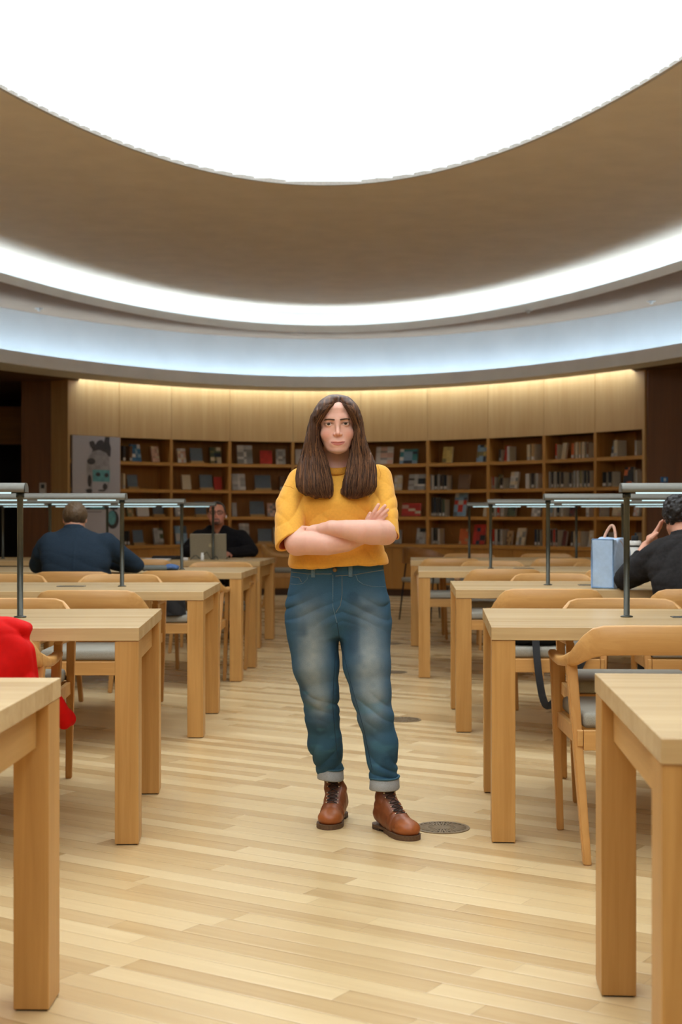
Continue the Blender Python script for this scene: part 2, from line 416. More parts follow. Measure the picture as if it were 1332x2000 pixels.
# ================================================================== curved wood wall and bookcases
BAYPX = [134, 233, 335, 449, 572, 704, 835, 953, 1062, 1162, 1256]
BT = [TL]+[E_WALL.at_px(p) for p in BAYPX[1:-1]]+[TR]
def curved_box(t0, t1, d0, d1, z0, z1, n=6, E=E_WALL):
    V, Fc = [], []
    for i in range(n+1):
        t = t0+(t1-t0)*i/n
        for d, z in ((d0, z0), (d1, z0), (d1, z1), (d0, z1)):
            q = E.p(t, d); V.append((q.x, q.y, z))
    for i in range(n):
        for j in range(4):
            a, b_ = i*4+j, i*4+(j+1) % 4
            Fc.append((a, b_, b_+4, a+4))
    Fc.append((3, 2, 1, 0)); Fc.append((n*4, n*4+1, n*4+2, n*4+3))
    return V, Fc
ZT = 2.225
SH = [1.90, 1.52, 1.14, 0.745]
# upper panels: one wall, narrow shadow gaps between the boards
V, Fc = [], []
for i in range(10):
    for (f0, f1) in ((0, 1),):
        t0 = BT[i]+(BT[i+1]-BT[i])*f0+0.00035; t1 = BT[i]+(BT[i+1]-BT[i])*f1-0.00035
        v, f = curved_box(t0, t1, 0, 0.05, ZT, Z_LB+0.16, 4); k = len(V); V += v; Fc += [tuple(a+k for a in q) for q in f]
v, f = curved_box(TL, TR, 0.045, 0.08, ZT, Z_LB+0.16, 60); k = len(V); V += v; Fc += [tuple(a+k for a in q) for q in f]
struct('wall_back', V, Fc, PANEL, False)
BAYN = ['bay behind the tall poster', 'first bay right of the poster', 'second bay right of the poster', 'third bay right of the poster',
        'bay left of the standing woman', 'bay right of the standing woman', 'second bay right of the woman', 'third bay right of the woman',
        'fourth bay right of the woman', 'last bay at the right end']
for i in range(10):
    t0, t1 = BT[i], BT[i+1]; dt = 0.02/sqrt((7*cos(t0))**2+(16.7*sin(t0))**2)
    mid = E_WALL.p((t0+t1)/2)
    bc = empty('bookcase', (mid.x, mid.y, 0), label='built-in oak bookcase with four display shelves, '+BAYN[i], cat='bookcase', group='curved run of built-in bookcases')
    L = (mid.x, mid.y, 0)
    for s, (ta, tb_) in enumerate(((t0, t0+dt), (t1-dt, t1))):
        v, f = curved_box(ta, tb_, 0.0, 0.34, 0.745, ZT, 1); arr('side_panel', v, f, SHELFZ, bc, False, L)
    v, f = curved_box(t0, t1, 0.33, 0.36, 0.0, ZT, 6); arr('back_panel', v, f, SHELFB, bc, False, L)
    for z in SH[:3]:
        v, f = curved_box(t0+dt, t1-dt, 0.006, 0.33, z-0.045, z, 6); arr('shelf', v, f, SHELF, bc, False, L)
    v, f = curved_box(t0, t1, -0.10, 0.33, SH[3]-0.045, SH[3], 6); arr('countertop', v, f, SHELF, bc, False, L)
    v, f = curved_box(t0, t1, -0.02, 0.33, 0.0, 0.10, 6); arr('plinth', v, f, plain('plinth_brown', (74, 48, 26), 0.7), bc, False, L)
    tm = (t0+t1)/2
    for (ta, tb_) in ((t0+0.0002, tm-0.0002), (tm+0.0002, t1-0.0002)):
        v, f = curved_box(ta, tb_, -0.07, -0.05, 0.105, SH[3]-0.05, 3); arr('door', v, f, SHELFZ, bc, False, L)
    v, f = curved_box(t0, t1, -0.05, 0.33, 0.10, SH[3]-0.05, 6); arr('cabinet_body', v, f, SHELFZ, bc, False, L)
# end stile at right and left
for nm, ta, tb_ in (('trim_6', TL-0.004, TL), ('trim_7', TR, TR+0.004)):
    v, f = curved_box(ta, tb_, -0.03, 0.4, 0, Z_LB, 1); struct(nm, v, f, PANEL, False)

# piers and openings either side, their shade painted as dark wood and near-black
def wallbox(nm, pts, z0, z1, m):
    k = len(pts); V = [(p[0], p[1], z0) for p in pts]+[(p[0], p[1], z1) for p in pts]
    Fc = [tuple(range(k))[::-1], tuple(range(k, 2*k))]+[(i, (i+1) % k, k+(i+1) % k, k+i) for i in range(k)]
    return struct(nm, V, Fc, m, False)
pl = E_WALL.p(TL-0.004); pr = E_WALL.p(TR+0.004)
wallbox('wall_pier_left', [(X(40, 18.9), 18.95), (pl.x, 18.95), (pl.x, 19.8), (X(40, 18.9), 19.8)], 0, Z_LB, SHADEW)
wallbox('wall_pier_right', [(pr.x, 17.45), (pr.x+2.6, 16.9), (pr.x+2.8, 18.2), (pr.x, 18.5)], 0, Z_LB, SHADEW)
tag(obj('wall_lintel', bx(-9, X(40, 18.9)-0.001, 20.4, 20.6, 2.18, 2.72), wood('orange_lit_wood', (120, 76, 24), (150, 96, 34), 0)), kind='structure')  # dark wood lintel, the orange light on it painted into its colour
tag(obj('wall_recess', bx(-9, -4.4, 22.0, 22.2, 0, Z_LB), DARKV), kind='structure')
tag(obj('thermostat', bx(X(77, 18.93), X(90, 18.93), 18.925, 18.948, 1.14+44*18.93/F, 1.14+66*18.93/F, 0.004), plain('thermo_white', (196, 190, 180), 0.5)), 'small white thermostat on the dark wooden pier beside the poster', 'thermostat')
th = bpy.data.objects['thermostat']
ob = obj('display', bx(X(80, 18.93), X(87, 18.93), 18.921, 18.927, 1.14+55*18.93/F, 1.14+63*18.93/F), plain('thermo_dark', (40, 40, 42), 0.3), th)
sg = obj('wall_sign', bx(X(1290, 17.2), X(1303, 17.2), 17.16, 17.2, 1.14+67*17.2/F, 1.14+77*17.2/F, 0.002), plain('sign_blue', (40, 110, 170), 0.5)); tag(sg, 'small blue and white sign on the dark wall at the right', 'sign')
obj('white_panel', bx(X(1295, 17.2), X(1299, 17.2), 17.155, 17.165, 1.14+69*17.2/F, 1.14+75*17.2/F), plain('sign_white', (210, 220, 228), 0.5), sg)

# small downlights and sprinkler heads in the soffit
DL = [((76, 602), 'far left'), ((500, 660), 'left of centre'), ((826, 659), 'right of centre'), ((1032, 606), 'on the upper lip at right'), ((1272, 588), 'far right')]
for (px, py), wh in DL:
    d = (Z_S2-EYE)*F/(HZ-py); zz = Z_S2
    bm = lathe([(0.012, zz-0.035), (0.02, zz-0.03), (0.02, zz-0.012), (0.045, zz-0.008), (0.05, zz-0.001)], 16, (X(px, d), d))
    tag(obj('sprinkler_head', bm, plain('sprinkler', (214, 212, 208), 0.4), smooth=True), 'small white sprinkler head in the ceiling soffit, '+wh, 'sprinkler', 'sprinkler heads round the ceiling ring')

# round bronze floor grilles
GRM = plain('grille_bronze', (132, 112, 84), 0.4, metal=0.3)
def grille(px, py, label):
    y = EYE*F/(py-HZ); x = X(px, y)
    g = empty('floor_grille', (x, y, 0), label=label, cat='floor vent', group='round floor vents')
    bm = bmesh.new()
    for r0, r1 in ((0.088, 0.102), (0.0, 0.018)):
        vs = [[bm.verts.new((r*cos(2*pi*k/40), r*sin(2*pi*k/40), 0.003)) for k in range(40)] for r in (max(r0, 0.001), r1)]
        for k in range(40): bm.faces.new((vs[0][k], vs[1][k], vs[1][(k+1) % 40], vs[0][(k+1) % 40]))
        vz = [bm.verts.new((r1*cos(2*pi*k/40), r1*sin(2*pi*k/40), 0.0)) for k in range(40)]
        for k in range(40): bm.faces.new((vs[1][k], vz[k], vz[(k+1) % 40], vs[1][(k+1) % 40]))
    for k in range(24):
        a = 2*pi*k/24+0.1; M_ = Matrix.Rotation(a, 4, 'Z')
        box(bm, 0.016, 0.09, -0.003-0.0, 0.003, 0.0012, 0.003, M_)
        box(bm, 0.05, 0.09, 0.005+0.0, 0.0105, 0.0012, 0.003, M_)
    obj('grille_ring', bm, GRM, g)
    bm = bmesh.new(); v = [bm.verts.new((0.09*cos(2*pi*k/40), 0.09*sin(2*pi*k/40), 0.0008)) for k in range(40)]; bm.faces.new(v)
    obj('opening', bm, plain('grille_dark', (70, 58, 42), 0.7), g)
grille(863, 1617, 'round bronze floor grille just right of the woman\'s boots')
grille(787, 1406, 'round floor grille behind the woman\'s left leg, second nearest')
grille(768, 1313, 'small distant floor grille half hidden behind the woman\'s left thigh')
grille(765, 1257, 'farthest floor grille in the aisle beside the woman\'s hip')
# ================================================================== reading tables
TT = 0.755
def make_table(name='reading_table'):
    """local frame: x along the table from the aisle end (0) outwards, y across (0 = edge nearer the camera)"""
    L, D = 3.6, 1.03
    t = empty(name)
    obj('tabletop', bx(0, L, 0, D, TT-0.046, TT, 0.002), OAK_T, t)
    for (x, y) in ((0.002, 0.004), (0.002, D-0.124), (L-0.084, 0.004), (L-0.084, D-0.124)):
        obj('leg', bx(x, x+0.082, y, y+0.12, 0.004, TT-0.047, 0.002), OAK_Z, t)
        obj('foot_pad', bx(x+0.006, x+0.076, y+0.006, y+0.114, 0, 0.004), DARKG, t)
    for x in (0.03, L-0.065):
        obj('apron', bx(x, x+0.03, 0.126, D-0.126, TT-0.147, TT-0.047, 0.001), OAK_Y, t)
    return t
def make_power(name='power_slot'):
    p = empty(name)
    obj('plate', bx(-0.075, 0.075, -0.035, 0.035, 0.0, 0.003, 0.001), plain('slot_grey', (92, 90, 84), 0.45, metal=0.4), p)
    obj('slot_recess', bx(-0.068, 0.068, -0.012, 0.012, 0.003, 0.0036), DARKV, p)
    return p
LAMPH = 0.5
def make_lamp(n):
    """posts every 0.97 m along x starting at 0; hood overhangs the first post"""
    l = empty('reading_lamp')
    for k in range(n):
        x = 0.97*k
        obj('post', tb([(x, 0, 0.002), (x, 0, LAMPH-0.03)], 0.0115, 14), POSTM, l, True)
        obj('post_base', lathe([(0.024, 0), (0.024, 0.004), (0.014, 0.007)], 20, (x, 0)), POSTM, l)
        obj('collar', lathe([(0.014, LAMPH-0.045), (0.016, LAMPH-0.04), (0.016, LAMPH-0.024)], 16, (x, 0)), POSTM, l)
    x0, x1 = -0.025, 0.97*(n-1)+0.2
    # hood: shallow arched channel open below
    bm = bmesh.new(); m = 12; R = 0.042; rings = []
    prof = [(-R*cos(pi*i/m), 0.036*sin(pi*i/m)**0.7+LAMPH-0.022) for i in range(m+1)]
    inner = [(-(R-0.004)*cos(pi*i/m), 0.030*sin(pi*i/m)**0.7+LAMPH-0.022) for i in range(m, -1, -1)]
    P = prof+inner
    for x in (x0, x1): rings.append([bm.verts.new((x, yy, zz)) for yy, zz in P])
    for j in range(len(P)):
        f = bm.faces.new((rings[0][j], rings[0][(j+1) % len(P)], rings[1][(j+1) % len(P)], rings[1][j])); f.smooth = j < m
    obj('hood', bm, HOODM, l)
    for x in (x0, x1-0.004):
        bm = bmesh.new(); a = [bm.verts.new((x, yy, zz)) for yy, zz in prof]; b_ = [bm.verts.new((x+0.004, yy, zz)) for yy, zz in prof]
        bm.faces.new(a[::-1]); bm.faces.new(b_)
        for j in range(len(prof)-1): bm.faces.new((a[j], a[j+1], b_[j+1], b_[j]))
        bm.faces.new((a[-1], a[0], b_[0], b_[-1]))
        obj('end_cap', bm, HOODM, l)
    x = x0+0.06
    TUBE = bpy.data.materials.get('lamp_tube') or emis('lamp_tube', (0.66, 0.92, 0.95), TUBE_E)
    obj('reflector', bx(x0+0.01, x1-0.01, -0.03, 0.03, LAMPH-0.006, LAMPH-0.003), plain('reflector', (70, 68, 60), 0.5), l)
    while x+0.44 < x1:
        obj('light_tube', tb([(x, 0, LAMPH-0.020), (x+0.43, 0, LAMPH-0.020)], 0.008, 10), TUBE, l, True); x += 0.49
    return l

# (aisle-side front corner x, y, tilt towards +x going away), side
TAB = [('L', -0.682, 2.37, 0.012), ('L', -0.700, 4.93, -0.050), ('L', -0.707, 7.31, 0.0), ('L', -0.685, 9.80, 0.048), ('L', -0.698, 12.26, 0.080),
       ('R', 0.556, 2.47, 0.066), ('R', 0.524, 4.96, 0.070), ('R', 0.605, 7.50, 0.048), ('R', 0.545, 10.03, 0.054), ('R', 0.610, 12.48, 0.050)]
TLAB = ['pale oak reading table at the lower left corner, nearest on the left', 'pale oak reading table under the red-jacket chair, second on the left',
        'pale oak table in front of the navy jacket man, third on the left', 'pale oak table with the folded laptop sleeve, fourth on the left',
        'farthest left oak table, where the man works on his laptop', 'pale oak reading table at the lower right corner, nearest on the right',
        'pale oak reading table behind the near right armchair, second on the right', 'pale oak table holding the blue lunch bag, third on the right',
        'pale oak table beyond the blue bag, fourth on the right', 'farthest right oak table close to the bookcases']
LLAB = ['', 'long bronze reading lamp with grey hood on the second left table', 'long reading lamp over the third left table, above the navy jacket man',
        'long reading lamp on the fourth left table by the laptop sleeve', 'small far reading lamp crossing in front of the laptop man\'s face', '',
        'nearest right reading lamp, its post in front of the blue bag', 'long reading lamp on the table with the blue lunch bag',
        'long reading lamp on the fourth right table, right of the woman', 'farthest right reading lamp, its post just right of the woman']
tproto = lproto = pproto = None
FR = []
for i, (sd, x, y, k) in enumerate(TAB):
    a = math.atan(k)
    # build frames: local x points outwards from the aisle, local y away from the camera
    ex = Vector((cos(a), -sin(a), 0)); ey = Vector((sin(a), cos(a), 0))
    if tproto is None: tproto = make_table(); t = tproto
    else: t = dup(tproto)
    if sd == 'R':
        t.location = (x, y, 0); t.rotation_euler = (0, 0, -a)
        org = Vector((x, y, 0)); out = ex; aw = ey
    else:
        far = Vector((x, y, 0))+ey*1.03
        t.location = far; t.rotation_euler = (0, 0, pi-a)
        org = Vector((x, y, 0)); out = -ex; aw = ey
    tag(t, TLAB[i], 'table', 'rows of oak reading tables')
    FR.append((org, out, aw, a))
    if i not in (0, 5):
        if lproto is None: lproto = make_lamp(4); l = lproto
        else: l = dup(lproto)
        p = org+out*(0.50 if sd == 'L' else 0.535)+aw*0.53
        l.location = (p.x, p.y, TT); l.rotation_euler = (0, 0, -a if sd == 'R' else pi-a)
        tag(l, LLAB[i], 'lamp', 'long reading lamps on the tables')
    # power outlets in the middle of the tops
    for q, dx in enumerate((0.78,) if i not in (4, 9) else ()):
        if i in (0, 5): continue
        if pproto is None: pproto = make_power(); s = pproto
        else: s = dup(pproto)
        p = org+out*dx+aw*0.53
        s.location = (p.x, p.y, TT); s.rotation_euler = (0, 0, -a if sd == 'R' else pi-a)
        tag(s, 'grey power outlet plate in the tabletop beside the lamp post, '+['', 'second left table', 'third left table', 'fourth left table', '', '', 'second right table', 'third right table', 'fourth right table'][i], 'outlet', 'power outlets in the tabletops')

# ================================================================== chairs
def band(path, mat, name, parent):
    """path rows: x, y, z-centre, height, thickness"""
    bm = bmesh.new(); rings = []
    P = [Vector(r[:3]) for r in path]
    for i, r in enumerate(path):
        t = P[min(i+1, len(P)-1)]-P[max(i-1, 0)]; t.z = 0; t.normalize(); nx = Vector((t.y, -t.x, 0))
        h, th = r[3]/2, r[4]/2
        lean = nx*0
        cs = [(-th, -h), (th, -h), (th, h), (-th, h)]
        pts = []
        e = min(th, h)*0.55
        for (u, v), (du, dv) in zip(cs, ((1, 1), (-1, 1), (-1, -1), (1, -1))):
            if (du*dv) > 0: pts += [(u, v+dv*e), (u+du*e, v)]
            else: pts += [(u+du*e, v), (u, v+dv*e)]
        # order ring
        ring = [(-th, -h+e), (-th+e, -h), (th-e, -h), (th, -h+e), (th, h-e), (th-e, h), (-th+e, h), (-th, h-e)]
        rings.append([bm.verts.new(P[i]+nx*u+Vector((0, 0, v))) for u, v in ring])
    for a, b in zip(rings, rings[1:]):
        for k in range(8): bm.faces.new((a[k], a[(k+1) % 8], b[(k+1) % 8], b[k])).smooth = k % 2 == 1 or True
    bm.faces.new(rings[0][::-1]); bm.faces.new(rings[-1])
    bmesh.ops.recalc_face_normals(bm, faces=bm.faces)
    o = obj(name, bm, mat, parent)
    md = o.modifiers.new('es', 'EDGE_SPLIT'); md.split_angle = radians(50)
    return o
def loft_leg(p0, p1, s0, s1):
    """square tapering leg from p0 (floor) to p1"""
    bm = bmesh.new(); r = []
    for p, s in ((p0, s0), (p1, s1)):
        r.append([bm.verts.new((p[0]+sx*s[0]/2, p[1]+sy*s[1]/2, p[2])) for sx, sy in ((-1, -1), (1, -1), (1, 1), (-1, 1))])
    bm.faces.new(r[0][::-1]); bm.faces.new(r[1])
    for k in range(4): bm.faces.new((r[0][k], r[0][(k+1) % 4], r[1][(k+1) % 4], r[1][k]))
    bmesh.ops.bevel(bm, geom=list(bm.edges), offset=0.004, segments=2, affect='EDGES')
    return bm
def make_chair():
    c = empty('armchair')
    for s in (-1, 1):
        obj('leg', loft_leg((s*0.283, -0.262, 0), (s*0.318, -0.125, 0.648), (0.030, 0.034), (0.040, 0.05)), OAK_CHZ, c)
        obj('leg', loft_leg((s*0.292, 0.262, 0), (s*0.318, 0.250, 0.640), (0.028, 0.030), (0.036, 0.042)), OAK_CHZ, c)
        band([(s*0.322, 0.272, 0.642, 0.028, 0.036), (s*0.330, 0.12, 0.642, 0.028, 0.046), (s*0.334, -0.02, 0.644, 0.030, 0.05), (s*0.330, -0.10, 0.652, 0.036, 0.046), (s*0.318, -0.155, 0.664, 0.05, 0.036)], OAK_CH, 'armrest', c)
        obj('side_rail', bx(s*0.298-0.011, s*0.298+0.011, -0.21, 0.25, 0.378, 0.432, 0.003), OAK_CH, c)
    half = [(0.318, -0.155, 0.664, 0.05, 0.036), (0.306, -0.19, 0.682, 0.07, 0.030), (0.285, -0.222, 0.705, 0.088, 0.024), (0.258, -0.246, 0.724, 0.098, 0.021), (0.22, -0.262, 0.734, 0.098, 0.02), (0.12, -0.276, 0.736, 0.098, 0.02), (0, -0.281, 0.736, 0.098, 0.02)]
    band([(-r[0],)+r[1:] for r in half]+half[-2::-1], OAK_CH, 'backrest', c)
    obj('front_rail', bx(-0.285, 0.285, 0.236, 0.258, 0.365, 0.432, 0.003), OAK_CH, c)
    obj('back_rail', bx(-0.285, 0.285, -0.212, -0.19, 0.365, 0.432, 0.003), OAK_CH, c)
    bm = bmesh.new(); box(bm, -0.283, 0.283, -0.185, 0.27, 0.434, 0.486, bev=0.016)
    obj('seat_cushion', bm, GREYC, c, True)
    for ch in c.children:
        ch.data.transform(Matrix.Diagonal((0.87, 1, 1, 1)))
    return c
CH = [ # x, y, facing (0 = towards the shelves, pi = towards the camera), label
 (1.052, 4.92, 0.00, 'near right oak armchair seen from behind, pushed up to the second right table'),
 (1.052+0.92, 4.95, 0.03, 'oak armchair at the right picture edge beside the near right armchair'),
 (1.205, 5.93, pi-0.05, 'oak armchair facing the camera behind the second right table'),
 (2.18, 5.90, pi-0.05, 'oak armchair facing the camera at the far right of the second right table'),
 (1.05, 7.28, -0.05, 'oak armchair holding the black bag, at the third right table'),
 (1.80, 7.24, -0.05, 'oak armchair in which the black-shirted man at right sits'),
 (1.30, 8.62, pi-0.05, 'oak armchair with its back showing behind the blue bag table'),
 (1.125, 9.93, -0.04, 'oak armchair from behind at the fourth right table'),
 (1.93, 9.95, -0.04, 'oak armchair hidden behind the blue bag, fourth right table'),
 (1.20, 11.14, pi-0.05, 'distant oak armchair facing the camera past the fourth right table'),
 (2.10, 11.12, pi-0.05, 'distant oak armchair facing the camera, past the fourth right table near the bag'),
 (0.95, 12.40, -0.04, 'distant oak armchair from behind at the farthest right table'),
 (1.90, 12.38, -0.04, 'distant armchair from behind, outer seat of the farthest right table'),
 (1.23, 13.42, pi, 'farthest right armchair, its pale back strip under the shelves'),
 (1.97, 13.42, pi, 'farthest right armchair nearer the blue bag, under the shelves'),
 (-1.29, 4.87, 0.05, 'oak armchair with the red jacket over its back'),
 (-1.42, 5.93, pi+0.05, 'oak armchair facing the camera behind the second left table'),
 (-2.35, 6.02, pi+0.05, 'outer oak armchair facing the camera behind the second left table'),
 (-1.228, 7.15, 0.0, 'empty oak armchair from behind at the third left table'),
 (-2.10, 7.15, 0.0, 'outer armchair from behind at the left end of the third left table'),
 (-1.354, 8.50, pi, 'pale-backed armchair facing the camera beside the navy jacket man'),
 (-2.06, 8.50, pi, 'pale-backed armchair facing the camera left of the lamp post, third left table'),
 (-1.74, 9.46, 0.0, 'oak armchair in which the navy jacket man sits'),
 (-1.07, 9.62, -0.03, 'oak armchair with a black bag at the fourth left table'),
 (-0.95, 10.86, pi-0.06, 'distant armchair back in front of the laptop man\'s table'),
 (-1.66, 12.15, -0.06, 'distant oak armchair from behind, left of the laptop man\'s table'),
 (-1.17, 13.92, pi-0.06, 'oak armchair in which the laptop man sits'),
 (-0.72, 18.1, -pi/2, 'dark-seated chair against the bookcases left of the woman'),
]
cproto = None
for (x, y, r, lb) in CH:
    if cproto is None: cproto = make_chair(); c = cproto
    else: c = dup(cproto)
    c.location = (x, y, 0); c.rotation_euler = (0, 0, r)
    tag(c, lb, 'chair', 'oak armchairs round the reading tables')
# low brown lounge chair on thin metal legs by the bookcases
lc = empty('lounge_chair', (X(850, 15.6), 15.6, 0), radians(-60), 'brown low-backed chair on thin black metal legs behind the farthest right table', 'chair')
BW = wood('brown_ply', (124, 82, 44), (150, 104, 60), 0)
band([(-0.33, 0.18, 0.66, 0.02, 0.03), (-0.34, -0.05, 0.68, 0.06, 0.02), (-0.28, -0.24, 0.71, 0.16, 0.015), (-0.1, -0.33, 0.72, 0.18, 0.015), (0.1, -0.33, 0.72, 0.18, 0.015), (0.28, -0.24, 0.71, 0.16, 0.015), (0.34, -0.05, 0.68, 0.06, 0.02), (0.33, 0.18, 0.66, 0.02, 0.03)], BW, 'backrest', lc)
obj('seat_cushion', bx(-0.29, 0.29, -0.26, 0.26, 0.42, 0.47, 0.014), GREYC, lc, True)
for sx in (-1, 1):
    for sy in (-1, 1): obj('leg', tb([(sx*0.31, sy*0.27, 0), (sx*0.28, sy*0.2, 0.64 if sy < 0 else 0.655)], 0.009), BLACK, lc, True)

# ================================================================== poster
PG = plain('poster_grey', (178, 172, 174), 0.6, noise=0.02)
PD = plain('poster_dark', (58, 52, 52), 0.6, noise=0.15, scale=30)
PM = plain('poster_mid', (150, 144, 142), 0.6, noise=0.12, scale=14)
PT = plain('poster_teal', (92, 150, 152), 0.6, noise=0.12, scale=20)
t0 = E_WALL.at_px(139, -0.03); t1 = E_WALL.at_px(232, -0.03)
a_ = E_WALL.p(t0, -0.04); b_ = E_WALL.p(t1, -0.04); pw = (b_-a_).length; ang = math.atan2((b_-a_).y, (b_-a_).x)
pz0, pz1 = 0.72, 2.215; ph = pz1-pz0
po = empty('poster', (a_.x, a_.y, 0), ang, 'tall grey exhibition poster with a collaged portrait and teal band over the eyes', 'poster')
obj('board', bx(0, pw, -0.02, 0, pz0, pz1, 0.002), PG, po)
def flat(name, pts, m, lay=1):
    """u, v in fractions of the board width / height from its top left corner"""
    bm = bmesh.new(); yy = -0.02-0.0015*lay
    f = bm.faces.new([bm.verts.new((u*pw, yy, pz1-v*ph)) for u, v in pts])
    r = bmesh.ops.extrude_face_region(bm, geom=[f]); bmesh.ops.translate(bm, verts=[v for v in r['geom'] if isinstance(v, bmesh.types.BMVert)], vec=(0, 0.0012, 0))
    bmesh.ops.recalc_face_normals(bm, faces=bm.faces)
    return obj(name, bm, m, po)
def blob(cx, cy, rx, ry, n=24, e=1.0, w=0.0):
    return [(cx+rx*cos(2*pi*k/n)*(1+w*sin(5*k)), cy+ry*sin(2*pi*k/n)*(1+w*cos(3*k))) for k in range(n)]
flat('printed_hair', [(.38, .19), (.41, .12), (.36, .09), (.34, .055), (.40, .04), (.44, .045), (.47, .075), (.51, .045), (.56, .03), (.62, .03), (.65, .05), (.68, .0), (.77, .0), (.77, .05), (.80, .10), (.79, .18), (.6, .16)], PD, 1)
flat('printed_face', [(.31, .20), (.36, .165), (.42, .135), (.55, .12), (.70, .145), (.76, .19), (.78, .30), (.76, .40), (.72, .50), (.38, .50), (.31, .40), (.29, .30)], PM, 2)
flat('printed_cheek', [(.40, .405), (.73, .405), (.72, .50), (.40, .50)], PG, 3)
flat('printed_brow', blob(.38, .225, .085, .028), PD, 3)
flat('printed_ear', blob(.345, .40, .04, .055), PD, 3)
flat('teal_band', [(.41, .30), (.77, .30), (.77, .405), (.41, .405)], PT, 4)
flat('printed_eye', blob(.52, .34, .05, .018), PD, 5); flat('printed_eye', blob(.70, .345, .045, .02), PD, 5)
flat('printed_nose', blob(.67, .45, .05, .03), PD, 4); flat('printed_mouth', blob(.60, .485, .08, .008), PD, 4)
flat('printed_collar', blob(.34, .49, .07, .02, w=0.2), PD, 3)
flat('printed_strip', [(.10, .56), (.70, .56), (.70, .655), (.10, .655)], PD, 1)
flat('teal_square', [(.36, .57), (.66, .57), (.66, .65), (.36, .65)], PT, 2)
flat('printed_figure', blob(.86, .60, .12, .06, w=0.15), PD, 2)
flat('printed_oval', blob(.84, .745, .13, .085), PD, 1); flat('teal_oval', blob(.82, .73, .085, .065), PT, 2)
flat('text_line', [(.12, .672), (.60, .672), (.60, .68), (.12, .68)], plain('poster_text', (120, 114, 114), 0.6), 1)

# ================================================================== books
BOOKM = attr_mat('book_cover', 0.5, 0.4, noise=0.08, nscale=(60, 60, 60))
PAGE = (0.62, 0.55, 0.42)
def book_mesh(w, d, h, base, pals, seed, grid=None):
    """upright book, front cover facing -y; cover picture as colour fields on the front face"""
    rnd = random.Random(seed)
    V, Fc, COL = [], [], []
    def quad(p, c):
        k = len(V); V.extend(p); Fc.append((k, k+1, k+2, k+3)); COL.extend([c]*4)
    b = base
    def bxx(x0, x1, y0, y1, z0, z1, c, front=True):
        if front: quad([(x0, y0, z0), (x1, y0, z0), (x1, y0, z1), (x0, y0, z1)], c)
        quad([(x1, y1, z0), (x0, y1, z0), (x0, y1, z1), (x1, y1, z1)], c)
        quad([(x0, y1, z0), (x0, y0, z0), (x0, y0, z1), (x0, y1, z1)], c)
        quad([(x1, y0, z0), (x1, y1, z0), (x1, y1, z1), (x1, y0, z1)], c)
        quad([(x0, y0, z1), (x1, y0, z1), (x1, y1, z1), (x0, y1, z1)], c)
        quad([(x0, y1, z0), (x1, y1, z0), (x1, y0, z0), (x0, y0, z0)], c)
    t = 0.003
    bxx(-w/2, w/2, -d/2, -d/2+t, 0, h, b, False)
    bxx(-w/2, w/2, d/2-t, d/2, 0, h, b)
    bxx(-w/2+0.003, w/2-0.003, -d/2+t, d/2-t, 0.003, h-0.004, PAGE)
    bxx(-w/2, -w/2+t, -d/2, d/2, 0, h, b)
    if grid is None:
        quad([(-w/2, -d/2, 0), (w/2, -d/2, 0), (w/2, -d/2, h), (-w/2, -d/2, h)], b)
    else:
        nx, nz = grid
        gx = [-w/2]+[-w/2+w*(i+rnd.uniform(-0.35, 0.35))/nx for i in range(1, nx)]+[w/2]; gz = [0]+[h*(j+rnd.uniform(-0.35, 0.35))/nz for j in range(1, nz)]+[h]
        for i in range(nx):
            for j in range(nz):
                c = rnd.choice(pals) if rnd.random() > 0.35 else b
                f = rnd.uniform(0.8, 1.15); c = tuple(min(1, q*f) for q in c)
                x0, x1 = gx[i], gx[i+1]; z0, z1 = gz[j], gz[j+1]
                quad([(x0, -d/2, z0), (x1, -d/2, z0), (x1, -d/2, z1), (x0, -d/2, z1)], c)
    return V, Fc, COL
K = {k: s2l(v) for k, v in dict(blue=(52, 100, 134), navy=(36, 46, 62), slate=(82, 92, 100), cream=(196, 178, 146), white=(196, 190, 182), pink=(196, 158, 138), black=(30, 28, 28), dark=(50, 42, 38),
     red=(176, 44, 26), orange=(190, 92, 36), rust=(160, 66, 30), green=(74, 84, 62), olive=(120, 110, 70), tan=(170, 134, 88), brown=(104, 72, 42), grey=(130, 126, 120), silver=(160, 156, 150), teal=(56, 116, 120), yellow=(196, 170, 96), lightblue=(128, 156, 176), maroon=(92, 36, 30)).items()}
ROWN = ['top shelf', 'second shelf', 'third shelf', 'lowest shelf']
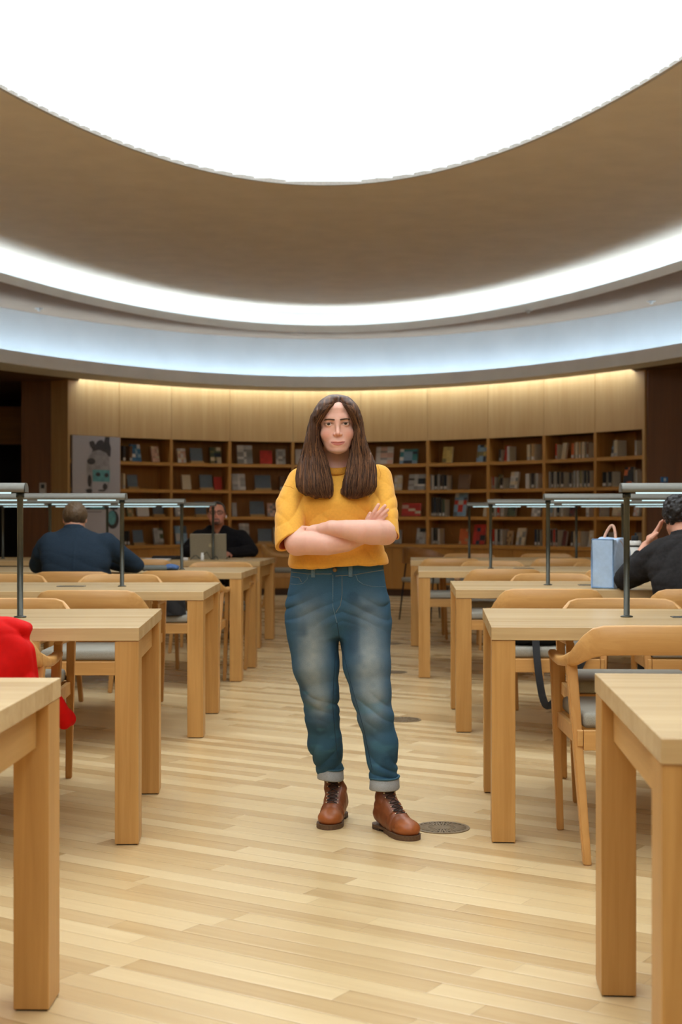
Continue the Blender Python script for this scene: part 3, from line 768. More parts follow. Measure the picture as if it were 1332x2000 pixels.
# (px0, px1, height px, colour, kind, lean)  kind: f = facing out, s = spine out, g = grey sign on a wooden base, l = lying flat
BK = {
 (1, 0): [(235, 241, 30, 'dark', 's'), (248, 254, 30, 'brown', 's'), (255, 277, 34, 'blue white lightblue', 'f'), (296, 312, 31, 'pink cream', 'f')],
 (1, 1): [(235, 240, 30, 'cream', 's'), (247, 272, 25, '', 'g')],
 (1, 2): [(234, 244, 24, 'tan', 'f'), (247, 262, 22, 'olive tan', 'f'), (266, 293, 20, 'white', 'f'), (297, 322, 24, '', 'g')],
 (1, 3): [(233, 237, 28, 'red', 's'), (238, 243, 28, 'black', 's'), (244, 249, 28, 'dark white', 's'), (258, 283, 26, '', 'g'), (300, 321, 32, 'silver green grey', 'f')],
 (2, 0): [(346, 364, 28, 'cream white pink', 'f'), (370, 398, 27, '', 'g'), (410, 433, 32, 'green cream navy olive', 'f')],
 (2, 1): [(355, 374, 29, 'cream', 'f'), (389, 417, 27, '', 'g'), (418, 434, 26, 'red', 'f')],
 (2, 2): [(341, 359, 20, 'silver white', 'f'), (380, 405, 26, '', 'g')],
 (2, 3): [(342, 367, 36, 'lightblue white slate', 'f')],
 (3, 0): [(463, 494, 37, 'white white grey', 'f'), (508, 532, 27, 'red orange', 'f'), (539, 558, 30, 'silver white grey', 'f')],
 (3, 1): [(453, 480, 32, 'white silver', 'f'), (497, 530, 27, '', 'g'), (546, 556, 28, 'brown', 's')],
 (3, 2): [(453, 463, 27, 'silver', 'f'), (487, 517, 27, '', 'g'), (522, 538, 26, 'pink dark grey', 'f')],
 (3, 3): [(468, 488, 40, 'silver white', 'f'), (503, 532, 26, '', 'g'), (534, 546, 32, 'cream', 'f')],
 (4, 0): [(577, 590, 30, 'white', 'f')],
 (5, 0): [(733, 768, 34, 'white silver grey pink', 'f'), (779, 816, 29, 'teal red white navy lightblue', 'f')],
 (5, 1): [(769, 785, 29, 'cream white', 'f'), (796, 832, 31, 'silver black grey white', 'f')],
 (5, 2): [(783, 823, 26, 'red cream pink orange', 'f')],
 (5, 3): [(770, 784, 27, 'grey silver', 'f'), (812, 832, 31, 'silver black grey', 'f')],
 (6, 0): [(863, 884, 32, 'yellow yellow olive', 'f'), (929, 951, 34, 'lightblue yellow navy olive', 'f')],
 (6, 1): [(841, 846, 30, 'lightblue', 's'), (847, 851, 28, 'white', 's'), (852, 858, 30, 'black', 's'), (859, 862, 30, 'silver', 's'), (863, 869, 29, 'dark', 's'), (870, 877, 29, 'black', 's'), (893, 918, 30, 'brown', 'f')],
 (6, 2): [(846, 850, 28, 'dark', 's'), (851, 855, 28, 'navy', 's'), (856, 860, 26, 'dark white', 's'), (861, 866, 26, 'black', 's'), (867, 873, 25, 'green', 's'), (884, 912, 38, 'lightblue white red slate', 'f'), (943, 952, 20, 'cream', 'f')],
 (6, 3): [(841, 845, 32, 'navy', 's'), (846, 849, 32, 'silver', 's'), (850, 854, 32, 'black', 's'), (855, 858, 31, 'dark', 's'), (859, 862, 30, 'white', 's'), (895, 915, 31, 'orange tan', 'f'), (921, 949, 40, 'red black navy red', 'f')],
 (7, 0): [(979, 984, 24, 'dark', 's'), (984, 993, 31, 'red', 'f'), (995, 1000, 29, 'white', 's'), (1034, 1041, 31, 'cream', 's'), (1042, 1050, 32, 'tan', 's')],
 (7, 1): [(962, 966, 24, 'silver', 's'), (967, 970, 24, 'red', 's'), (971, 980, 28, 'olive dark', 'f'), (981, 988, 22, 'dark', 's'), (994, 1013, 33, 'white cream grey', 'f'), (1031, 1040, 29, 'white', 's'), (1042, 1050, 30, 'dark grey', 's'), (1051, 1057, 29, 'silver', 's')],
 (7, 2): [(964, 969, 18, 'green', 's'), (970, 974, 18, 'white', 's'), (975, 981, 18, 'red', 's'), (982, 989, 18, 'silver', 's'), (990, 1009, 18, 'green dark', 'f'), (1036, 1058, 18, 'silver white grey', 'f')],
 (7, 3): [(966, 971, 31, 'red', 's'), (972, 976, 31, 'white', 's'), (977, 981, 31, 'dark', 's'), (982, 986, 31, 'silver', 's'), (988, 1001, 28, 'tan brown', 'f'), (1006, 1027, 34, 'cream white grey', 'f'), (1049, 1055, 32, 'navy', 's'), (1056, 1060, 32, 'black', 's')],
 (8, 0): [(1090, 1094, 30, 'red', 's'), (1095, 1107, 32, 'cream', 'f'), (1121, 1128, 30, 'orange', 's'), (1129, 1135, 32, 'cream', 's'), (1136, 1141, 32, 'tan', 's'), (1142, 1148, 32, 'cream', 's'), (1150, 1157, 30, 'brown', 's')],
 (8, 1): [(1067, 1071, 32, 'orange', 's'), (1072, 1075, 32, 'white', 's'), (1077, 1081, 32, 'silver', 's'), (1082, 1087, 32, 'dark', 's'), (1088, 1092, 32, 'silver', 's'), (1093, 1099, 32, 'black', 's'), (1100, 1108, 31, 'dark', 's'), (1117, 1124, 30, 'dark', 's'), (1125, 1131, 33, 'grey green', 's'), (1132, 1137, 33, 'silver', 's'), (1138, 1143, 33, 'olive', 's'), (1146, 1152, 33, 'black', 's'), (1153, 1159, 33, 'dark', 's')],
 (8, 2): [(1068, 1072, 18, 'green', 's'), (1074, 1078, 18, 'white', 's'), (1080, 1085, 18, 'lightblue', 's'), (1087, 1092, 18, 'white', 's'), (1093, 1099, 18, 'navy', 's'), (1101, 1106, 18, 'silver', 's'), (1111, 1124, 18, 'maroon dark', 'f'), (1150, 1157, 18, 'white', 's')],
 (8, 3): [(1068, 1073, 34, 'navy', 's'), (1074, 1079, 34, 'teal', 's'), (1080, 1085, 32, 'dark', 's'), (1086, 1090, 32, 'red', 's'), (1091, 1095, 32, 'black', 's'), (1097, 1107, 30, 'maroon', 'f'), (1120, 1126, 30, 'dark', 's'), (1127, 1133, 30, 'cream', 's'), (1134, 1141, 30, 'tan', 's'), (1147, 1159, 32, 'cream white dark', 'f')],
 (9, 0): [(1193, 1203, 33, 'slate white lightblue', 'f'), (1204, 1214, 32, 'cream', 's'), (1246, 1251, 30, 'silver', 's')],
 (9, 1): [(1182, 1192, 29, 'black', 's'), (1193, 1203, 30, 'black', 's'), (1213, 1238, 38, 'black orange orange rust', 'f'), (1240, 1245, 34, 'dark', 's'), (1247, 1252, 30, 'silver', 's')],
 (9, 2): [(1168, 1173, 18, 'red', 's'), (1174, 1180, 18, 'silver', 's'), (1193, 1216, 18, 'cream pink', 'f'), (1236, 1251, 20, 'white pink silver', 'f')],
 (9, 3): [(1170, 1182, 32, 'green dark', 'f'), (1186, 1196, 30, 'dark', 's'), (1246, 1251, 30, 'blue', 's')],
}
ORDW = ['leftmost', 'second', 'third', 'fourth', 'fifth', 'sixth', 'seventh', 'eighth', 'ninth', 'tenth', 'eleventh', 'twelfth', 'thirteenth']
BAYS_ = {1: 'bay beside the poster', 2: 'second bay from the poster', 3: 'third bay from the poster', 4: 'bay left of the woman', 5: 'bay right of the woman',
         6: 'second bay past the woman', 7: 'third bay past the woman', 8: 'fourth bay past the woman', 9: 'last bay at right'}
SIGNG = plain('slate_panel', (84, 94, 102), 0.5, noise=0.06, scale=30); SIGNW = wood('sign_base', (150, 118, 78), (176, 142, 98), 0)
seed = 100
for (bay, row), items in BK.items():
    for q, it in enumerate(items):
        px0, px1, hp, cols, kind = it
        seed += 1; rnd = random.Random(seed)
        dd = 0.10 if kind in 'fg' else 0.12
        t = E_WALL.at_px((px0+px1)/2, dd); c = E_WALL.p(t, dd); n = E_WALL.nrm(t)
        sc = c.y/F; w = (px1-px0)*sc; h = hp*sc
        h = min(h, 0.325)
        if row == 2 and bay > 5: h = max(h*1.35, 0.2)
        ang = math.atan2(-n.x, n.y)
        where = '%s %s, %s, %s' % (ORDW[q], 'from left' if q else '', ROWN[row], BAYS_[bay]) if q else 'leftmost, %s, %s' % (ROWN[row], BAYS_[bay])
        where = where.replace('  ', ' ')
        if kind == 'g':
            g = empty('shelf_sign', (c.x, c.y, SH[row]), ang, 'slate grey panel in wooden base, '+where, 'sign', 'slate grey shelf signs')
            obj('base', bx(-w/2, w/2, -0.035, 0.035, 0, 0.035, 0.003), SIGNW, g)
            o = obj('panel', bx(-w/2+0.005, w/2-0.005, -0.004, 0.004, 0.0, h, 0.001), SIGNG, g)
            o.location = (0, 0.0, 0.026); o.rotation_euler = (radians(-10), 0, 0)
            continue
        pal = cols.split(); base = K[pal[0]]; d = 0.022+0.014*rnd.random()
        word = pal[0].replace('lightblue', 'pale blue').replace('slate', 'slate blue')
        if kind == 'f':
            V, Fc, COL = book_mesh(w, d, h, base, [K[p] for p in pal], seed, (3, 5) if len(pal) > 1 else None)
            lb = word+' book facing out, '+where
        else:
            sp = K[pal[-1]] if len(pal) > 1 else base
            V, Fc, COL = book_mesh(w, 0.16, h, base, [base], seed)
            # library label near the foot of the spine
            k = len(V); y = -0.0808
            V += [(-w*0.46, y, 0.012), (w*0.46, y, 0.012), (w*0.46, y, 0.05), (-w*0.46, y, 0.05)]; Fc.append((k, k+1, k+2, k+3)); COL += [K['white'] if seed % 3 else K['silver']]*4
            lb = word+' book, spine out, '+where
        o = arr('book', V, Fc, BOOKM, None, False, None, COL)
        o.location = (c.x+(n.x*0.02 if kind == 's' else 0), c.y+(n.y*0.02 if kind == 's' else 0), SH[row]+0.001)
        tilt = radians(-12) if kind == 'f' else 0
        o.rotation_euler = (tilt, 0, ang)
        if kind == 'f': o.location.z += 0.5*d*sin(radians(12))
        tag(o, lb, 'book', 'books on the curved bookcases')
# ================================================================== smooth-surface modelling (distance fields meshed with surface nets)
def V3(p): return np.array(p, dtype=np.float32)
def d_sph(P, c, r): return np.sqrt(((P-V3(c))**2).sum(1))-r
def d_ell(P, c, r, R=None):
    q = P-V3(c)
    if R is not None: q = q @ np.array(R, dtype=np.float32)
    r = V3(r); k0 = np.sqrt(((q/r)**2).sum(1)); k1 = np.sqrt(((q/(r*r))**2).sum(1))+1e-9
    return k0*(k0-1)/k1
def d_cap(P, a, b, ra, rb=None):
    if rb is None: rb = ra
    a, b = V3(a), V3(b); ab = b-a; t = np.clip(((P-a)@ab)/max(float(ab@ab), 1e-12), 0, 1)
    return np.sqrt(((P-a-t[:, None]*ab)**2).sum(1))-(ra+(rb-ra)*t)
def d_chain(P, pts, rs, k=0.0):
    d = None
    for i in range(len(pts)-1):
        e = d_cap(P, pts[i], pts[i+1], rs[i], rs[i+1])
        d = e if d is None else (smin(d, e, k) if k else np.minimum(d, e))
    return d
def smin(a, b, k):
    h = np.clip(0.5+0.5*(b-a)/k, 0, 1); return b*(1-h)+a*h-k*h*(1-h)
def smax(a, b, k): return -smin(-a, -b, k)
def smooth01(x, a, b):
    t = np.clip((x-a)/(b-a), 0, 1); return t*t*(3-2*t)
def d_loft(P, keys, n=2.0, cap=True):
    """keys: z, cx, cy, a, b (half width, half depth), ascending z"""
    K_ = np.array(sorted(keys), dtype=np.float64); z = P[:, 2]
    zs = K_[:, 0]; g = lambda j: _pchip(z, zs, K_[:, j])
    cx, cy, a, b = g(1), g(2), g(3), g(4)
    u = np.abs((P[:, 0]-cx)/a); v = np.abs((P[:, 1]-cy)/b)
    k0 = (u**n+v**n)**(1/n)
    d = (k0-1)*np.minimum(a, b)
    if cap: d = smax(smax(d, z-zs[-1], 0.01), zs[0]-z, 0.01)
    return d.astype(np.float32)
def _pchip(x, xs, ys):
    x = np.clip(x, xs[0], xs[-1]); i = np.clip(np.searchsorted(xs, x)-1, 0, len(xs)-2)
    h = np.diff(xs); dl = np.diff(ys)/h; m = np.zeros(len(xs))
    m[0], m[-1] = dl[0], dl[-1]
    for j in range(1, len(xs)-1):
        m[j] = 0 if dl[j-1]*dl[j] <= 0 else 2*dl[j-1]*dl[j]/(dl[j-1]+dl[j])
    t = (x-xs[i])/h[i]
    return ys[i]*(1+2*t)*(1-t)**2+m[i]*h[i]*t*(1-t)**2+ys[i+1]*t*t*(3-2*t)+m[i+1]*h[i]*t*t*(t-1)
def vnoise(P, s, seed=0):
    """smooth value noise in -1..1; s = frequency per axis"""
    q = P*np.array(s, dtype=np.float32)+seed*17.13; i = np.floor(q).astype(np.int64); f = q-i; f = f*f*(3-2*f)
    def h(a):
        n = (a[:, 0]*374761393+a[:, 1]*668265263+a[:, 2]*2147483647+seed*974711) & 0xffffffff
        n = ((n ^ (n >> 13))*1274126177) & 0xffffffff; n = n ^ (n >> 16)
        return (n & 0xffff)/32767.5-1
    out = 0
    for dx in (0, 1):
        for dy in (0, 1):
            for dz in (0, 1):
                w_ = (f[:, 0] if dx else 1-f[:, 0])*(f[:, 1] if dy else 1-f[:, 1])*(f[:, 2] if dz else 1-f[:, 2])
                out = out+w_*h(i+np.array([dx, dy, dz]))
    return out.astype(np.float32)
def mesh_sdf(fn, lo, hi, h, coarse=5, margin=2.2):
    lo, hi = np.array(lo, float), np.array(hi, float)
    nb = np.ceil((hi-lo)/(h*coarse)).astype(int)+1
    n = nb*coarse
    bc = [lo[a]+(np.arange(nb[a])+0.5)*coarse*h for a in range(3)]
    G = np.stack(np.meshgrid(*bc, indexing='ij'), -1).reshape(-1, 3).astype(np.float32)
    fc = fn(G).reshape(nb)
    near = np.abs(fc) < margin*coarse*h
    Fd = np.repeat(np.repeat(np.repeat(np.where(fc > 0, 1.0, -1.0).astype(np.float32), coarse, 0), coarse, 1), coarse, 2)
    nm = np.repeat(np.repeat(np.repeat(near, coarse, 0), coarse, 1), coarse, 2)
    idx = np.argwhere(nm); P = (lo+idx*h).astype(np.float32)
    vals = np.concatenate([fn(P[i:i+400000]) for i in range(0, len(P), 400000)]) if len(P) else np.zeros(0)
    Fd[nm] = vals
    return surface_nets(Fd, lo, h)
def surface_nets(Fd, lo, h):
    S = Fd < 0
    c = np.zeros(tuple(s-1 for s in S.shape), np.int8)
    for dx in (0, 1):
        for dy in (0, 1):
            for dz in (0, 1): c += S[dx:S.shape[0]-1+dx, dy:S.shape[1]-1+dy, dz:S.shape[2]-1+dz]
    cells = np.argwhere((c > 0) & (c < 8)); m = len(cells)
    ids = -np.ones(c.shape, np.int64); ids[tuple(cells.T)] = np.arange(m)
    acc = np.zeros((m, 3)); cnt = np.zeros(m)
    corners = [(a, b, d) for a in (0, 1) for b in (0, 1) for d in (0, 1)]
    for a in corners:
        for ax in range(3):
            if a[ax]: continue
            b = list(a); b[ax] = 1
            va = Fd[tuple((cells+a).T)]; vb = Fd[tuple((cells+b).T)]
            x = (va < 0) != (vb < 0)
            t = va/(va-vb+1e-20)
            p = np.tile(np.array(a, float), (m, 1)); p[:, ax] = t
            acc[x] += p[x]; cnt[x] += 1
    V = np.array(lo)+(cells+acc/cnt[:, None])*h
    faces = []
    for ax in range(3):
        sl0 = [slice(None)]*3; sl1 = [slice(None)]*3; sl0[ax] = slice(0, -1); sl1[ax] = slice(1, None)
        A, B = S[tuple(sl0)], S[tuple(sl1)]
        e = np.argwhere(A != B); u, v = (ax+1) % 3, (ax+2) % 3
        ok = (e[:, u] > 0) & (e[:, v] > 0) & (e[:, u] < S.shape[u]-1) & (e[:, v] < S.shape[v]-1); e = e[ok]
        ins = A[tuple(e.T)]
        def cell(du, dv):
            q = e.copy(); q[:, u] -= du; q[:, v] -= dv; return ids[tuple(q.T)]
        Q = np.stack([cell(1, 1), cell(0, 1), cell(0, 0), cell(1, 0)], 1)
        Q[~ins] = Q[~ins][:, ::-1]
        faces.append(Q)
    Fc = np.concatenate(faces); Fc = Fc[(Fc >= 0).all(1)]
    return V, Fc
def nmesh(name, V, Fc, mat, parent=None, off=(0, 0, 0), col=None, relax=0):
    if relax:
        # light smoothing
        E = np.concatenate([Fc[:, [0, 1]], Fc[:, [1, 2]], Fc[:, [2, 3]], Fc[:, [3, 0]]])
        for _ in range(relax):
            s = np.zeros_like(V); c_ = np.zeros(len(V))
            np.add.at(s, E[:, 0], V[E[:, 1]]); np.add.at(s, E[:, 1], V[E[:, 0]]); np.add.at(c_, E[:, 0], 1); np.add.at(c_, E[:, 1], 1)
            V = V*0.5+0.5*s/np.maximum(c_, 1)[:, None]
    me = bpy.data.meshes.new(name); VV = (V-np.array(off)).astype(np.float32)
    me.vertices.add(len(VV)); me.vertices.foreach_set('co', VV.ravel())
    me.loops.add(len(Fc)*4); me.loops.foreach_set('vertex_index', Fc.astype(np.int32).ravel())
    me.polygons.add(len(Fc)); me.polygons.foreach_set('loop_start', (np.arange(len(Fc))*4).astype(np.int32)); me.polygons.foreach_set('loop_total', np.full(len(Fc), 4, np.int32))
    me.polygons.foreach_set('use_smooth', [True]*len(Fc)); me.update(calc_edges=True); me.validate()
    if mat: me.materials.append(mat)
    if col is not None:
        a = me.color_attributes.new('Col', 'FLOAT_COLOR', 'POINT'); cc = np.ones((len(V), 4), np.float32); cc[:, :3] = col
        a.data.foreach_set('color', cc.ravel())
    o = bpy.data.objects.new(name, me); C.objects.link(o)
    if parent: o.parent = parent
    return o
def bvh_of(V, Fc): return BVHTree.FromPolygons([tuple(v) for v in V], [tuple(int(i) for i in f) for f in Fc])
def hit(bvh, px, py, lift=0.0):
    d = Vector(((px-666)/F, 1, (HZ-py)/F)).normalized(); o = Vector((0, 0, EYE))
    q = bvh.ray_cast(o, d)
    if q[0] is None: return None
    return q[0]-d*lift
def rotz(P, c, a):
    q = P-V3(c); ca, sa = cos(-a), sin(-a); r = q.copy(); r[:, 0] = q[:, 0]*ca-q[:, 1]*sa; r[:, 1] = q[:, 0]*sa+q[:, 1]*ca
    return r
def mixc(col, c, w): return col*(1-w[:, None])+np.array(c)*w[:, None]

SKIN = attr_mat('skin', 0.5, 0.35, sss=0.25, bump=0.05, bscale=900, noise=0.03, nscale=(90, 90, 90))

def head_field(q, male=False, eyes=True, sq=0.0042):
    """q: head-local points; x right of the viewer, -y the way the face looks, z up, origin between the eyes inside the skull"""
    jw = 1.10 if male else 1.0
    d = d_ell(q, (0, 0.022, 0.02), (0.072, 0.090, 0.076))
    f = d_loft(q, [(-0.107, 0, -0.058, 0.020*jw, 0.016), (-0.099, 0, -0.050, 0.035*jw, 0.033), (-0.080, 0, -0.034, 0.0485*jw, 0.051), (-0.05, 0, -0.018, 0.0590*jw, 0.067), (-0.015, 0, -0.006, 0.0640, 0.074), (0.02, 0, -0.003, 0.0645, 0.079), (0.055, 0, 0.0, 0.060, 0.078), (0.075, 0, 0.0, 0.05, 0.065)], 2.15)
    d = smin(d, f, 0.018)
    for s in (-1, 1):
        d = smin(d, d_ell(q, (s*0.040, -0.056, -0.036), (0.021, 0.018, 0.022)), 0.016)
    d = smin(d, d_cap(q, (-0.030, -0.070, 0.020), (0.030, -0.070, 0.020), 0.009), 0.014)
    d = smin(d, d_sph(q, (0, -0.066, -0.091), 0.0165), 0.014)
    for s in (-1, 1):
        d = smax(d, -d_ell(q, (s*0.031, -0.087, 0.001), (0.0175, 0.0145, 0.0095)), 0.009)
    # nose
    d = smin(d, d_chain(q, [(0, -0.078, 0.012), (0, -0.086, -0.012), (0, -0.0955, -0.0335)], [0.0062, 0.0064, 0.0082]), 0.010)
    for s in (-1, 1): d = smin(d, d_ell(q, (s*0.0108, -0.0870, -0.0375), (0.0060, 0.0080, 0.0056)), 0.005)
    for s in (-1, 1): d = smax(d, -d_ell(q, (s*0.0058, -0.0925, -0.0435), (0.0034, 0.005, 0.0028)), 0.002)
    d = smax(d, -d_cap(q, (0, -0.094, -0.0495), (0, -0.0925, -0.0565), 0.0018), 0.004)
    # lips
    d = smin(d, d_ell(q, (0, -0.078, -0.068), (0.028, 0.012, 0.016)), 0.010)
    d = smin(d, d_chain(q, [(-0.0255, -0.0770, -0.0655), (-0.012, -0.0858, -0.0660), (-0.004, -0.0885, -0.0650), (0.004, -0.0885, -0.0650), (0.012, -0.0858, -0.0660), (0.0255, -0.0770, -0.0655)], [0.0012, 0.0028, 0.0033, 0.0033, 0.0028, 0.0012]), 0.003)
    d = smin(d, d_chain(q, [(-0.0235, -0.0770, -0.0685), (-0.010, -0.0860, -0.0728), (0, -0.0878, -0.0738), (0.010, -0.0860, -0.0728), (0.0235, -0.0770, -0.0685)], [0.0012, 0.0038, 0.0044, 0.0038, 0.0012]), 0.003)
    d = smax(d, -d_chain(q, [(-0.0275, -0.0795, -0.0645), (-0.012, -0.0905, -0.0688), (0, -0.0930, -0.0694), (0.012, -0.0905, -0.0688), (0.0275, -0.0795, -0.0645)], [0.001, 0.0012, 0.0014, 0.0012, 0.001]), 0.002)
    for s in (-1, 1):
        d = smin(d, d_ell(q, (s*0.074, 0.012, -0.008), (0.006, 0.017, 0.028)), 0.006)
        if eyes:
            d = smin(d, d_sph(q, (s*0.031, -0.0655, 0.0), 0.0138), 0.004)
            d = smax(d, -d_ell(q, (s*0.031, -0.081, -0.0008), (0.0128, 0.0095, sq)), 0.0012)
    return d
def head_colour(q, base, lip, blush, beard=None):
    col = np.tile(np.array(base), (len(q), 1))
    x, y, z = q[:, 0], q[:, 1], q[:, 2]
    for s in (-1, 1):
        w_ = np.exp(-(((x-s*0.042)/0.018)**2+((z+0.038)/0.018)**2))*(y < -0.02); col = mixc(col, blush, 0.45*w_)
        dd = np.sqrt(((x-s*0.031)/0.0150)**2+((z+0.0005)/0.0068)**2)
        w_ = np.exp(-((dd-1.0)/0.22)**2)*(y < -0.05); col = mixc(col, (0.10, 0.05, 0.03), 0.62*w_*np.where(z > -0.001, 1, 0.45))
        w_ = np.exp(-(((x-s*0.030)/0.017)**2+((z-0.004)/0.010)**2))*(y < -0.05); col = mixc(col, tuple(b*0.72 for b in base), 0.35*w_)
    w_ = np.exp(-((x/0.014)**2+((z+0.04)/0.010)**2))*(y < -0.085); col = mixc(col, blush, 0.35*w_)
    half = 0.0262
    t = np.clip(1-(x/half)**2, 0, 1)
    mid = -0.0690+0.0042*(x/half)**2; up = mid+0.0062*t**0.7-0.0010*np.exp(-(x/0.004)**2); lo_ = mid-0.0090*t**0.6
    inside = np.minimum(smooth01(z, lo_-0.0008, lo_+0.0012), 1-smooth01(z, up-0.0008, up+0.0012))*(y < -0.07)*(np.abs(x) < half)
    col = mixc(col, lip, 0.9*inside)
    w_ = np.exp(-((z-mid)/0.0012)**2)*(np.abs(x) < half)*(y < -0.07); col = mixc(col, (0.16, 0.04, 0.03), 0.6*w_)
    return col
# ================================================================== the standing woman
WL = (0.0, 5.28, 0.0)
wm = empty('person', WL, 0, 'woman standing in the aisle, arms folded, long brown hair, yellow t-shirt, jeans, brown boots', 'person')
HC = np.array(Wp(656.5, 826.5, 5.235)); HYAW = 0.06; HTILT = -0.03
def hl(P):
    q = rotz(P, HC, HYAW)
    # slight tilt back of the head
    a = -0.10; y, z = q[:, 1].copy(), q[:, 2].copy()
    q[:, 1] = y*cos(a)-z*sin(a); q[:, 2] = y*sin(a)+z*cos(a)
    a = HTILT; x, z = q[:, 0].copy(), q[:, 2].copy()
    q[:, 0] = x*cos(a)-z*sin(a); q[:, 2] = x*sin(a)+z*cos(a)
    return q
def w(px, py, y): return tuple(Wp(px, py, y))
# joints
RS, RE, RW = w(579, 948, 5.290), w(580, 1061, 5.135), w(706, 1049, 5.125)      # viewer's left arm
LS, LE, LW = w(744, 940, 5.285), w(752, 1040, 5.150), w(648, 1031, 5.075)      # viewer's right arm
def arms(P):
    d = d_chain(P, [RS, w(568, 1000, 5.216), RE], [0.038, 0.038, 0.0405])
    fa = d_chain(P, [RE, w(606, 1061, 5.105), w(640, 1063, 5.088), w(676, 1060, 5.10), RW], [0.041, 0.0425, 0.0395, 0.033, 0.026])
    d = smin(d, fa, 0.02)
    l = d_chain(P, [LS, w(750, 992, 5.224), LE], [0.038, 0.038, 0.0405])
    fl = d_chain(P, [LE, w(728, 1040, 5.095), w(704, 1038, 5.062), w(676, 1034, 5.055), LW], [0.0425, 0.0455, 0.042, 0.034, 0.0255])
    l = smin(l, fl, 0.02)
    return d, l
def hand_r(P):
    """her right hand, lying on the other sleeve, fingers up"""
    d = d_cap(P, RW, w(717, 1033, 5.140), 0.024, 0.024)
    for a_, b_ in (((714, 1034, 5.142), (725, 1013, 5.146)), ((719, 1036, 5.142), (733, 1018, 5.144))): d = smin(d, d_cap(P, w(*a_), w(*b_), 0.0155, 0.0115), 0.012)
    for pts, r in (([(723, 1016, 5.142), (731, 1000, 5.128), (739, 986, 5.128)], (0.0088, 0.0078, 0.0066)),
                   ([(727, 1017, 5.141), (740, 1002, 5.124), (752, 988, 5.124)], (0.0090, 0.0080, 0.0067)),
                   ([(731, 1020, 5.141), (745, 1007, 5.124), (757, 996, 5.124)], (0.0088, 0.0078, 0.0066)),
                   ([(734, 1023, 5.141), (746, 1014, 5.126), (755, 1006, 5.128)], (0.0082, 0.0070, 0.0058))):
        d = smin(d, d_chain(P, [w(*p) for p in pts], r), 0.0012)
    d = smin(d, d_chain(P, [w(716, 1030, 5.158), w(718, 1014, 5.160), w(723, 1003, 5.160)], (0.011, 0.0095, 0.0075)), 0.006)
    return d
def hand_l(P):
    """her left hand, tucked between the other arm and the ribs"""
    d = d_cap(P, LW, w(633, 1034, 5.095), 0.0255, 0.025)
    d = smin(d, d_ell(P, w(620, 1038, 5.118), (0.044, 0.020, 0.026)), 0.02)
    for (z_, y_, ln) in ((1031, 5.140, 585), (1037, 5.148, 580), (1043, 5.152, 584), (1049, 5.150, 590)):
        d = smin(d, d_chain(P, [w(608, z_+2, y_-0.008), w(ln+12, z_, y_), w(ln, z_+1, y_+0.012)], (0.009, 0.008, 0.0065)), 0.004)
    d = smin(d, d_chain(P, [w(630, 1034, 5.115), w(618, 1034, 5.143), w(606, 1036, 5.155)], (0.011, 0.0095, 0.0078)), 0.006)
    return d
def neck(P):
    d = d_chain(P, [w(657, 872, 5.285), w(656, 900, 5.295), w(655, 925, 5.30)], [0.050, 0.0505, 0.062])
    d = smin(d, d_cap(P, w(600, 935, 5.30), w(720, 932, 5.30), 0.045), 0.04)
    return d
def body_f(P):
    d = head_field(hl(P))
    d = smin(d, neck(P), 0.022)
    t = d_loft(P, [(0.90, 0.0, 5.30, 0.14, 0.085), (1.02, -0.008, 5.30, 0.125, 0.08), (1.12, -0.012, 5.29, 0.135, 0.085), (1.22, -0.02, 5.30, 0.145, 0.08), (1.29, -0.02, 5.31, 0.12, 0.06)])
    d = smin(d, t, 0.04)
    a, l = arms(P)
    a = smin(a, hand_r(P), 0.01); l = smin(l, hand_l(P), 0.01)
    d = smin(d, smin(a, l, 0.0022), 0.004)
    return d
SK = s2l((226, 176, 156)); LIP = s2l((190, 108, 98)); BL = s2l((218, 134, 116))
V1, F1 = mesh_sdf(lambda P: smax(body_f(P), 0.90-P[:, 2], 0.004), (-0.26, 4.98, 0.89), (0.26, 5.42, 1.365), 0.0032)
V2, F2_ = mesh_sdf(lambda P: body_f(P), (-0.115, 5.11, 1.352), (0.085, 5.38, 1.62), 0.0015)
keep = (V2[F2_].mean(1)[:, 2] > 1.356); F2_ = F2_[keep]
# legs inside the jeans, coarse
LEGK_L = [(1.002, 612), (1.18, 610)]
def legs_f(P, g=0.0):
    d = d_loft(P, [(0.72, 0.0, 5.29, 0.12, 0.05), (0.80, 0, 5.29, 0.155, 0.085), (0.90, 0, 5.30, 0.145, 0.08), (0.97, 0, 5.30, 0.135, 0.08)])
    d = smin(d, d_chain(P, [w(613, 1190, 5.28), w(618, 1310, 5.27), w(630, 1395, 5.29), w(637, 1450, 5.33), w(648, 1540, 5.37)], [0.066, 0.048, 0.034, 0.034, 0.026]), 0.03)
    d = smin(d, d_chain(P, [w(713, 1190, 5.27), w(718, 1310, 5.22), w(735, 1395, 5.19), w(743, 1460, 5.20), w(752, 1545, 5.19)], [0.066, 0.048, 0.034, 0.034, 0.026]), 0.03)
    return d
V3_, F3_ = mesh_sdf(lambda P: smax(smax(legs_f(P), P[:, 2]-0.93, 0.004), 0.165-P[:, 2], 0.004), (-0.22, 5.08, 0.03), (0.24, 5.5, 0.95), 0.01, 3)
VB = np.concatenate([V1, V2, V3_]); FB = np.concatenate([F1, F2_+len(V1), F3_+len(V1)+len(V2)])
col = head_colour(hl(VB.astype(np.float32)), SK, LIP, BL)
# knuckles and elbows a little rosier
for c_ in (w(752, 1050, 5.12), w(575, 1075, 5.12), w(740, 1000, 5.10), w(750, 992, 5.10)):
    col = mixc(col, BL, 0.25*np.exp(-(((VB-np.array(c_))**2).sum(1))/0.02**2))
body = nmesh('body', VB, FB, SKIN, wm, WL, col)

